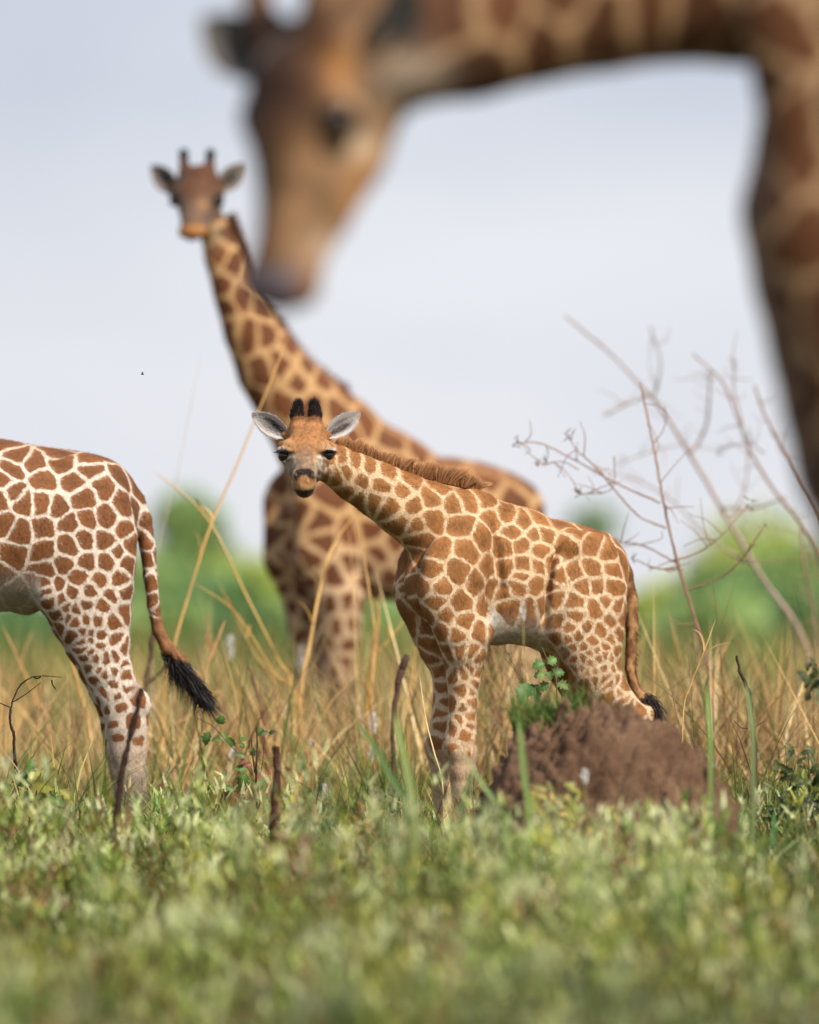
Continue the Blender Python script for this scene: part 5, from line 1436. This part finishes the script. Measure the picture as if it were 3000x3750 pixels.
bare_shrub('bare_shrub', 'bare branching shrub at the right edge below the giraffe chest', 36.5,
    [([(2765, 1410), (2800, 1510), (2860, 1620), (2940, 1760), (3020, 1930), (3060, 2300)], 10, 30), ([(2535, 1300), (2640, 1400), (2700, 1540), (2745, 1650), (2830, 1790), (2920, 1900), (3010, 2060), (3050, 2400)], 8, 26), ([(2930, 1900), (2945, 2080), (2980, 2260), (2990, 2500)], 10, 20)],
    [([(2690, 1330), (2690, 1430), (2720, 1560)], 7, 10), ([(2640, 1640), (2740, 1625), (2800, 1660)], 6, 9), ([(2640, 1860), (2760, 1860), (2880, 1820)], 6, 10), ([(2960, 2010), (3000, 2120)], 8, 10)], (146, 118, 100), rs_b)

# ---- dark sticks and twigs
def stick(name, label, d, pts, w0, w1, col, rs, branches=(), ground=True, cat='stick', knobs=0):
    s = F / d
    P = at_px(down(pts, d) if ground else pts, d)
    root = empty(name, (P[-1][0], d, float(gz(d)))); tag(root, label, cat)
    C = spline(P, 14 * len(P)); n = len(C); C = C + np.cumsum(rs.normal(size=C.shape) * .0012, 0) * np.array([1, 1, 0])
    rad = np.linspace(w0, w1, n) / s / 2 * (1 + .12 * np.interp(np.arange(n), np.arange(0, n + 5, 5), rs.normal(size=len(np.arange(0, n + 5, 5)))))
    V, fl = tube(C, np.maximum(rad, .0008), 8)
    mesh_obj('stem', V, fl, MAT_STEM, root, {'col': np.tile(lin(*col), (len(V), 1)) * (.7 + .6 * rs.random((len(V), 1)))})
    for pts, a, b in branches:
        C = spline(at_px(pts, d), 10 * len(pts)); n = len(C)
        V, fl = tube(C, np.linspace(a, b, n) / s / 2, 5)
        mesh_obj('branch', V, fl, MAT_STEM, root, {'col': np.tile(lin(*col), (len(V), 1))})
    return root
rs_s = np.random.default_rng(29)
stick('dead_stick', 'dark slanting stick in front of the young giraffe hind leg', 27.6, [(520, 2520), (492, 2650), (452, 2800), (425, 2920), (408, 3040)], 20, 30, (52, 34, 26), rs_s)
stick('dead_stick', 'dark upright stake standing left of the calf', 27.8, [(1012, 2735), (1008, 2830), (1000, 2950), (998, 3080)], 26, 44, (66, 40, 30), rs_s)
stick('dead_stick', 'stout brown stub leaning out of the grass right of the hind leg', 30.0, [(828, 2890), (800, 2960), (775, 3000)], 20, 26, (80, 48, 34), rs_s)
stick('dry_twig', 'dark forked twig with hanging scraps at the left edge', 29.8, [(120, 2478), (70, 2510), (38, 2570), (32, 2640), (44, 2700), (40, 2780), (44, 2850)], 4, 16, (50, 36, 30), rs_s,
      branches=[([(225, 2480), (160, 2475), (120, 2478)], 3, 5), ([(150, 2500), (90, 2545), (40, 2575)], 3, 5), ([(-10, 2570), (36, 2590)], 4, 5), ([(205, 2525), (192, 2505), (190, 2490)], 4, 7), ([(150, 2478), (138, 2484), (124, 2480)], 6, 8)], cat='twig')
stick('dry_twig', 'dark knobbly twig standing in the grass at lower right', 30.1, [(2699, 2402), (2705, 2450), (2720, 2500), (2738, 2570), (2745, 2680), (2755, 2800)], 9, 24, (62, 48, 40), rs_s,
      branches=[([(2690, 2640), (2715, 2665), (2742, 2668)], 3, 4), ([(2800, 2640), (2770, 2660), (2748, 2680)], 3, 4)], cat='twig')
stick('dry_twig', 'blurred dark stem left of the tail tuft', 33.5, [(570, 2180), (560, 2330), (540, 2480), (520, 2650)], 14, 30, (92, 74, 56), rs_s, cat='twig', branches=[([(650, 2400), (600, 2450), (545, 2500)], 10, 14)])
stick('dry_twig', 'blurred dark stem behind the slanting stalks', 33.0, [(912, 2440), (940, 2530), (965, 2620), (975, 2750)], 10, 22, (120, 84, 66), rs_s, cat='twig')
stick('dry_twig', 'dark brown seed stalk left of the calf foreleg', 32.2, [(1490, 2400), (1465, 2480), (1450, 2560), (1445, 2700)], 28, 14, (84, 62, 52), rs_s, cat='twig')

# ---- leaves
def leaf_geo(base, tip, width, face, rs, lobes=2, nu=9):
    """toothed leaf folded along its midrib, slightly arched"""
    base, tip = np.asarray(base, float), np.asarray(tip, float)
    ax = tip - base; ln = np.linalg.norm(ax); ax /= ln
    face = unit(face - ax * np.dot(face, ax)); side = np.cross(ax, face)
    u = np.linspace(0, 1, nu)
    prof = np.sin(np.pi * np.clip(u, 0, 1) ** .8) ** .75
    tooth = 1 + .28 * np.where(np.arange(nu) % 2 == 0, 1, -1) * (lobes > 0)
    rows = []
    for i in range(nu):
        c = base + ax * u[i] * ln + face * (.12 * ln * math.sin(math.pi * u[i]) - .05 * ln * u[i] ** 2)
        w = width * .5 * prof[i] * tooth[i] * (.9 + .2 * rs.random())
        rows += [c - side * w + face * w * .28, c - side * w * .5 + face * w * .10, c, c + side * w * .5 + face * w * .10, c + side * w + face * w * .28]
    q = [(i * 5 + j, (i + 1) * 5 + j, (i + 1) * 5 + j + 1, i * 5 + j + 1) for i in range(nu - 1) for j in range(4)]
    cm = np.tile(np.array([.95, 1.0, 1.35, 1.0, .95]), nu)
    return np.array(rows), np.array(q), cm

def leafy_plant(name, label, d, stems, leaves, rs, stem_col=(96, 84, 52), cat='plant'):
    """stems: (pts, w0, w1); leaves: (x, y, angle deg, length px, width px, rgb)"""
    s = F / d
    p0 = stems[0][0][-1]
    root = empty(name, W(p0[0], HZ + (CAM_H - float(gz(d))) * s, d)); tag(root, label, cat)
    for k, (pts, w0, w1) in enumerate(stems):
        P = at_px(down(pts, d) if k == 0 else pts, d); C = spline(P, 10 * len(P))
        V, fl = tube(C, np.linspace(w0, w1, len(C)) / s / 2, 6)
        mesh_obj('stem', V, fl, MAT_STEM, root, {'col': np.tile(lin(*stem_col), (len(V), 1))})
    for x, y, a, L, wd, col in leaves:
        a = math.radians(a); dd = d + rs.normal() * .03
        b = W(x, y, dd); t = W(x + math.cos(a) * L, y - math.sin(a) * L, dd + rs.normal() * L / s * .4)
        face = np.array([rs.normal() * .4, -1.0, .5 + .4 * rs.normal()])
        V, q, cm = leaf_geo(b, t, wd / s, face, rs)
        g_ = sum(col) / 3; col = tuple(c_ * .72 + g_ * .24 for c_ in (col[0] * 1.04, col[1] * .95, col[2]))
        mesh_obj('leaf', V, q, MAT_LEAF, root, {'col': lin(*col)[None] * cm[:, None] * (.85 + .3 * rs.random())}, origin=b)
    return root
rs_l = np.random.default_rng(61)
YG, GR, OL, RD = (150, 160, 44), (86, 138, 46), (122, 134, 52), (150, 84, 62)
leafy_plant('leafy_plant', 'broad-leaved yellow-green plant at the left edge', 29.2, [([(150, 2830), (130, 2920), (110, 3000)], 6, 9), ([(60, 2880), (90, 2950), (112, 3000)], 4, 6), ([(210, 2900), (160, 2960), (115, 3010)], 4, 6)],
    [(60, 2880, 60, 70, 55, GR), (80, 2860, 20, 90, 60, YG), (120, 2870, -15, 80, 60, YG), (150, 2850, 25, 70, 55, OL), (40, 2930, 190, 70, 50, OL), (80, 2940, -40, 90, 60, YG), (130, 2930, 10, 80, 55, OL), (170, 2920, -30, 80, 50, GR), (215, 2890, -45, 80, 36, YG), (40, 2960, 230, 60, 50, YG), (20, 2900, 170, 50, 44, OL), (100, 2830, 70, 60, 44, GR), (165, 2960, -70, 60, 44, GR), (70, 2990, 250, 60, 44, OL), (10, 2990, 200, 50, 40, YG)], rs_l)
leafy_plant('leafy_sprig', 'slender dark-stemmed sprig with small green and reddish leaves left of the stake', 29.75,
    [([(940, 2660), (942, 2740), (938, 2830), (940, 2920), (942, 2970)], 4, 13), ([(720, 2628), (780, 2660), (830, 2715), (880, 2770), (925, 2840)], 2, 4), ([(920, 2690), (925, 2760), (935, 2830)], 3, 8), ([(968, 2700), (962, 2790), (945, 2880)], 2, 4), ([(885, 2885), (905, 2930), (938, 2975)], 3, 6), ([(800, 2890), (860, 2895), (905, 2930)], 2, 3)],
    [(770, 2680, 250, 55, 40, GR), (775, 2712, 0, 36, 24, GR), (800, 2650, 60, 36, 34, GR), (815, 2680, -70, 44, 26, (110, 150, 60)), (835, 2700, -50, 44, 26, GR), (880, 2715, 20, 32, 26, GR), (878, 2724, -50, 26, 22, GR), (945, 2695, 60, 34, 30, GR), (950, 2690, 10, 40, 22, (120, 150, 80)), (985, 2688, 20, 30, 16, (90, 104, 60)), (900, 2775, 160, 44, 24, (104, 130, 60)), (905, 2790, 200, 36, 20, RD), (930, 2770, 100, 40, 26, (118, 146, 70)), (900, 2830, 250, 60, 50, GR), (905, 2815, 180, 50, 30, GR), (925, 2800, 190, 36, 20, RD), (950, 2785, -20, 40, 24, OL), (940, 2850, 20, 36, 20, RD), (860, 2895, 160, 50, 24, (110, 140, 60)), (830, 2893, 170, 36, 16, OL), (900, 2880, 30, 36, 24, GR), (910, 2920, -40, 60, 30, (124, 160, 96)), (920, 2935, 210, 50, 30, (120, 156, 84)), (940, 2900, 45, 40, 26, GR), (945, 2840, -60, 36, 20, RD), (905, 2960, 250, 60, 34, GR), (880, 2950, 220, 50, 30, GR), (955, 2880, 60, 40, 26, GR)], rs_l, (70, 56, 42))
leafy_plant('thistle_leaves', 'spiny green leaves on thin stems between the calf legs', 29.3, [([(1840, 2402), (1880, 2445), (1930, 2510), (1960, 2570)], 2, 4), ([(1985, 2370), (2010, 2430), (2035, 2480), (2040, 2560)], 4, 6), ([(1885, 2525), (1905, 2555)], 2, 3)],
    [(1935, 2500, 250, 90, 60, (70, 130, 50)), (1940, 2505, 300, 70, 44, (92, 146, 70)), (1995, 2430, 200, 50, 40, (80, 140, 50)), (2005, 2430, 30, 40, 36, (96, 150, 60)), (1998, 2470, 190, 46, 36, (120, 160, 70)), (2020, 2470, 10, 50, 40, (80, 136, 50)), (2010, 2500, 220, 50, 36, (90, 140, 50)), (2040, 2500, -30, 50, 36, (110, 150, 60)), (2000, 2460, 300, 40, 30, (84, 134, 54))], rs_l)
def many(x0, x1, y0, y1, n, Lr, cols, rs):
    return [(x0 + (x1 - x0) * rs.random(), y0 + (y1 - y0) * rs.random(), rs.random() * 180, Lr[0] + (Lr[1] - Lr[0]) * rs.random(), Lr[0] * .6, cols[rs.integers(len(cols))]) for _ in range(n)]
DG = [(60, 84, 30), (76, 100, 36), (50, 70, 30), (96, 116, 52)]
leafy_plant('leafy_shrub', 'dark green leafy shrub in the lower right corner of the grass', 28.6, [([(2960, 2760), (2965, 2900), (2970, 3060)], 8, 14), ([(2860, 2880), (2920, 2980), (2970, 3080)], 5, 8), ([(3040, 2800), (3000, 2950), (2975, 3060)], 5, 8)], many(2820, 3060, 2760, 3150, 110, (34, 66), DG, rs_l), rs_l)
leafy_plant('leafy_shrub', 'dark leafy branch entering at the right edge above the shrub', 27.6, [([(3040, 2440), (3030, 2600), (3040, 2900)], 8, 12), ([(2945, 2510), (2990, 2500), (3030, 2520)], 4, 6)], many(2940, 3060, 2440, 2580, 40, (30, 56), DG, rs_l), rs_l)
leafy_plant('yellow_herb', 'yellow-green herb at the foot of the earth mound', 26.6, [([(2010, 2900), (2030, 3000), (2040, 3100)], 5, 8), ([(2110, 2930), (2080, 3020), (2045, 3100)], 4, 6)], many(1960, 2130, 2890, 3080, 46, (36, 60), [(170, 168, 60), (150, 164, 70), (128, 158, 84), (186, 170, 70)], rs_l), rs_l)
leafy_plant('yellow_herb', 'small yellow-green herb right of the mound foot herb', 26.4, [([(2220, 2960), (2210, 3040), (2205, 3120)], 4, 7)], many(2160, 2280, 2960, 3080, 20, (34, 54), [(164, 160, 40), (140, 150, 50), (120, 100, 40)], rs_l), rs_l)
leafy_plant('yellow_herb', 'low yellowish herb between the stake and the calf', 27.6, [([(1350, 2980), (1350, 3080)], 4, 7)], many(1270, 1430, 2960, 3070, 24, (34, 54), [(160, 156, 40), (130, 140, 50), (100, 110, 44)], rs_l), rs_l)
leafy_plant('rusty_herb', 'reddish-brown withered herb in front of the dark stake', 25.8, [([(1050, 3060), (1060, 3150)], 4, 7)], many(960, 1180, 3060, 3200, 26, (30, 50), [(138, 108, 70), (124, 100, 62), (120, 118, 66), (150, 124, 80)], rs_l), rs_l)

# ---- broad green blades
CLUMPS = []
def broad_blade(label, d, pts, w_px, col, rs=np.random.default_rng(71)):
    s = F / d; w_px = w_px * .6
    CLUMPS.append((pts[-1][0], d, col))
    P = at_px(down(pts, d), d); P[:, 1] += np.linspace(.06, 0, len(P))
    C = spline(P, 24); T = unit(np.gradient(C, axis=0))
    side = unit(np.cross(T, np.array([.15, -1, .2])))
    w = np.interp(np.linspace(0, 1, 24), [0, .15, .5, 1], [.05, .7, 1, .7])[:, None] * w_px / s / 2
    nrm = np.cross(T, side)
    rows = np.stack([C - side * w, C + nrm * w * .35, C + side * w], 1).reshape(-1, 3)
    q = np.array([(i * 3 + j, i * 3 + j + 1, (i + 1) * 3 + j + 1, (i + 1) * 3 + j) for i in range(23) for j in range(2)])
    o = mesh_obj('broad_grass_blade', rows, q, MAT_GRASS, None, {'col': np.tile(lin(*col), (len(rows), 1)) * np.repeat(np.interp(np.linspace(0, 1, 24), [0, .1, .3, 1], [.8, 1.05, 1.0, .7]), 3)[:, None] * np.tile([.92, 1.15, .92], 24)[:, None]}, origin=(P[-1][0], d, float(gz(d))))
    tag(o, label, 'grass', 'broad green blades')
broad_blade('upright bright green blade in front of the mound left side', 25.6, [(1900, 2625), (1910, 2720), (1922, 2850), (1935, 2980)], 44, (118, 140, 78))
broad_blade('pale green blade slanting down right at the mound left foot', 25.6, [(1690, 2750), (1760, 2860), (1850, 2990), (1900, 3070)], 30, (134, 158, 100))
broad_blade('bluish green blade beside the calf forelegs', 25.8, [(1728, 2820), (1715, 2900), (1690, 3020)], 40, (72, 104, 56))
broad_blade('wide grey-green blade left of the calf forelegs', 25.6, [(1440, 2600), (1470, 2720), (1500, 2860), (1520, 3000)], 56, (134, 150, 86))
broad_blade('dark green blade slanting left of the calf', 25.9, [(1300, 2640), (1370, 2730), (1440, 2860), (1490, 2980)], 44, (88, 116, 60))
broad_blade('curved green blade at the left edge', 29.6, [(0, 2985), (40, 3020), (62, 3080)], 22, (118, 168, 96))
broad_blade('upright green blade right of the young giraffe hind leg', 29.7, [(564, 2878), (580, 2960), (600, 3060)], 22, (122, 168, 92))
broad_blade('second green blade right of the young giraffe hind leg', 29.9, [(636, 2905), (680, 2980), (700, 3060)], 28, (100, 150, 80))
broad_blade('green blade standing behind the mound on the right', 26.6, [(2590, 2510), (2600, 2620), (2605, 2780)], 34, (126, 152, 84))
broad_blade('grey-green blade beside the knobbly twig', 26.6, [(2730, 2490), (2750, 2600), (2760, 2760)], 34, (128, 142, 92))
broad_blade('dark green blade at the right end of the mound', 27.5, [(2840, 2960), (2835, 3060), (2830, 3150)], 40, (70, 118, 66))

def blade_clumps():
    rs = np.random.default_rng(72); R = []; C = []
    for x, d, col in CLUMPS:
        n = 26
        R.append(np.stack([(x - 1500 + rs.normal(size=n) * 34) / F * d, d + rs.normal(size=n) * .08, np.full(n, float(gz(d)) - .02)], 1)); C.append(np.tile(lin(*col), (n, 1)) * (.7 + .5 * rs.random((n, 1))))
    R = np.concatenate(R); C = np.concatenate(C); n = len(R)
    ld = rs.normal(size=(n, 3)) * np.array([1, 1, 0])
    dr = unit(ld * .22 + np.array([0, 0, 1.0]))
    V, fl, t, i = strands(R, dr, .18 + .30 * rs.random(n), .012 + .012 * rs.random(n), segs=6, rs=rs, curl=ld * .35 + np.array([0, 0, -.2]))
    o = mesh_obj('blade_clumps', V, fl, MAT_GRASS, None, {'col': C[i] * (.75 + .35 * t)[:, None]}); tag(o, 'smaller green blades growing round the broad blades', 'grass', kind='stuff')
blade_clumps()

# ---- vegetation growing on top of the mound
def mound_tuft():
    rs = np.random.default_rng(88); d = 27.35; n = 700
    x = (1890 + 300 * rs.random(n) ** 1.2 - 1500) / F * d
    R = np.stack([x, d + rs.normal(size=n) * .09, np.full(n, .52) + rs.random(n) * .05], 1)
    dr = unit(np.stack([rs.normal(size=n) * .5, rs.normal(size=n) * .3, np.ones(n)], 1))
    V, fl, t, i = strands(R, dr, .05 + .10 * rs.random(n), .010, segs=3, rs=rs, curl=rs.normal(size=(n, 3)) * .3)
    C = pick(rs, n, [(74, 104, 44), (104, 128, 60), (128, 134, 70), (60, 84, 40)])
    o = mesh_obj('mound_grass', V, fl, MAT_GRASS, None, {'col': C[i]}); tag(o, 'green tuft of grass growing on the top of the mound', 'grass', kind='stuff')
mound_tuft()

# ---- white flower heads
def white_flower(label, d, x, y, h_px, w_px, rs=np.random.default_rng(91), tilt=0.0):
    s = F / d; w_px = w_px * .8
    c = W(x, y, d); g = np.array([c[0] + tilt * .1, d, float(gz(d))])
    root = empty('white_flower', g); tag(root, label, 'flower', 'white flower heads in the grass')
    C = spline([c + np.array([0, 0, -.3 * h_px / s]), (c + g) / 2 + np.array([.01, 0, 0]), g], 14)
    V, fl = tube(C, .0022, 5); mesh_obj('stem', V, fl, MAT_STEM, root, {'col': np.tile(lin(150, 140, 84), (len(V), 1))})
    n = 90
    u = rs.random(n); a = rs.random(n) * 2 * math.pi
    axd = unit(np.array([tilt, 0, 1.0])); rad = np.stack([np.cos(a), np.sin(a), 0 * a], 1)
    R = c + axd * ((u - .5) * h_px / s * .8)[:, None] + rad * (.16 * w_px / s * np.sin(math.pi * (.08 + .84 * u)))[:, None]
    dr = unit(rad + axd * .9 + rs.normal(size=(n, 3)) * .2)
    V, fl, t, i = strands(R, dr, (.42 * w_px / s) * (.25 + .9 * np.sin(math.pi * (.1 + .8 * u))) * (.7 + .6 * rs.random(n)), .15 * w_px / s, segs=3, rs=rs, taper=True)
    o = mesh_obj('petals', V, fl, MAT_LEAF, root, {'col': np.tile(np.array([.80, .79, .76]), (len(V), 1))}); o['kind'] = 'stuff'
for a in [('white flower head against the dark green bush', 36.5, 843, 2372, 110, 46), ('pale flower head left of the tall giraffe foreleg', 38.5, 1108, 2435, 170, 50), ('white flower head right of the tall giraffe forelegs', 33.0, 1366, 2650, 100, 46),
          ('small white bloom below the tall giraffe foreleg', 31.6, 1138, 2718, 30, 18), ('hazy white bloom left of the leafy sprig', 33.5, 852, 2765, 60, 36), ('white bloom lying over, left of the calf', 32.0, 1185, 2895, 60, 40), ('thin white bloom under the white flower head', 33.0, 1362, 2762, 80, 34),
          ('white bloom hanging in front of the calf belly', 27.6, 1916, 2238, 96, 34), ('white bloom in front of the brown mound', 26.2, 2142, 2845, 74, 40), ('white bloom at the right shoulder of the mound', 27.0, 2606, 2808, 66, 30), ('small white bloom at the mound foot', 26.0, 2312, 2985, 40, 30), ('tiny white bloom at the left edge of the grass', 32.0, 18, 2790, 40, 30)]:
    white_flower(*a)

# ---- a fly in the air
def make_fly():
    d = 29.8; c = W(522, 1370, d)
    root = empty('flying_insect', c); tag(root, 'tiny dark insect in the sky left of the tall giraffe neck', 'insect')
    v, q = uv_ball(c, .0035, (1.8, 1, 1), 10, 7)
    m, nt, b = new_mat('insect_dark'); b.inputs['Base Color'].default_value = (.02, .018, .016, 1)
    mesh_obj('body', v, q, m, root)
    for s_ in (-1, 1):
        w = np.array([c, c + [-.004, s_ * .004, .006], c + [.001, s_ * .008, .009], c + [.004, s_ * .004, .006]])
        mesh_obj('wing', w, np.array([[0, 1, 2, 3]]), MAT_GRASS, root, {'col': np.full((4, 3), .25)})
make_fly()
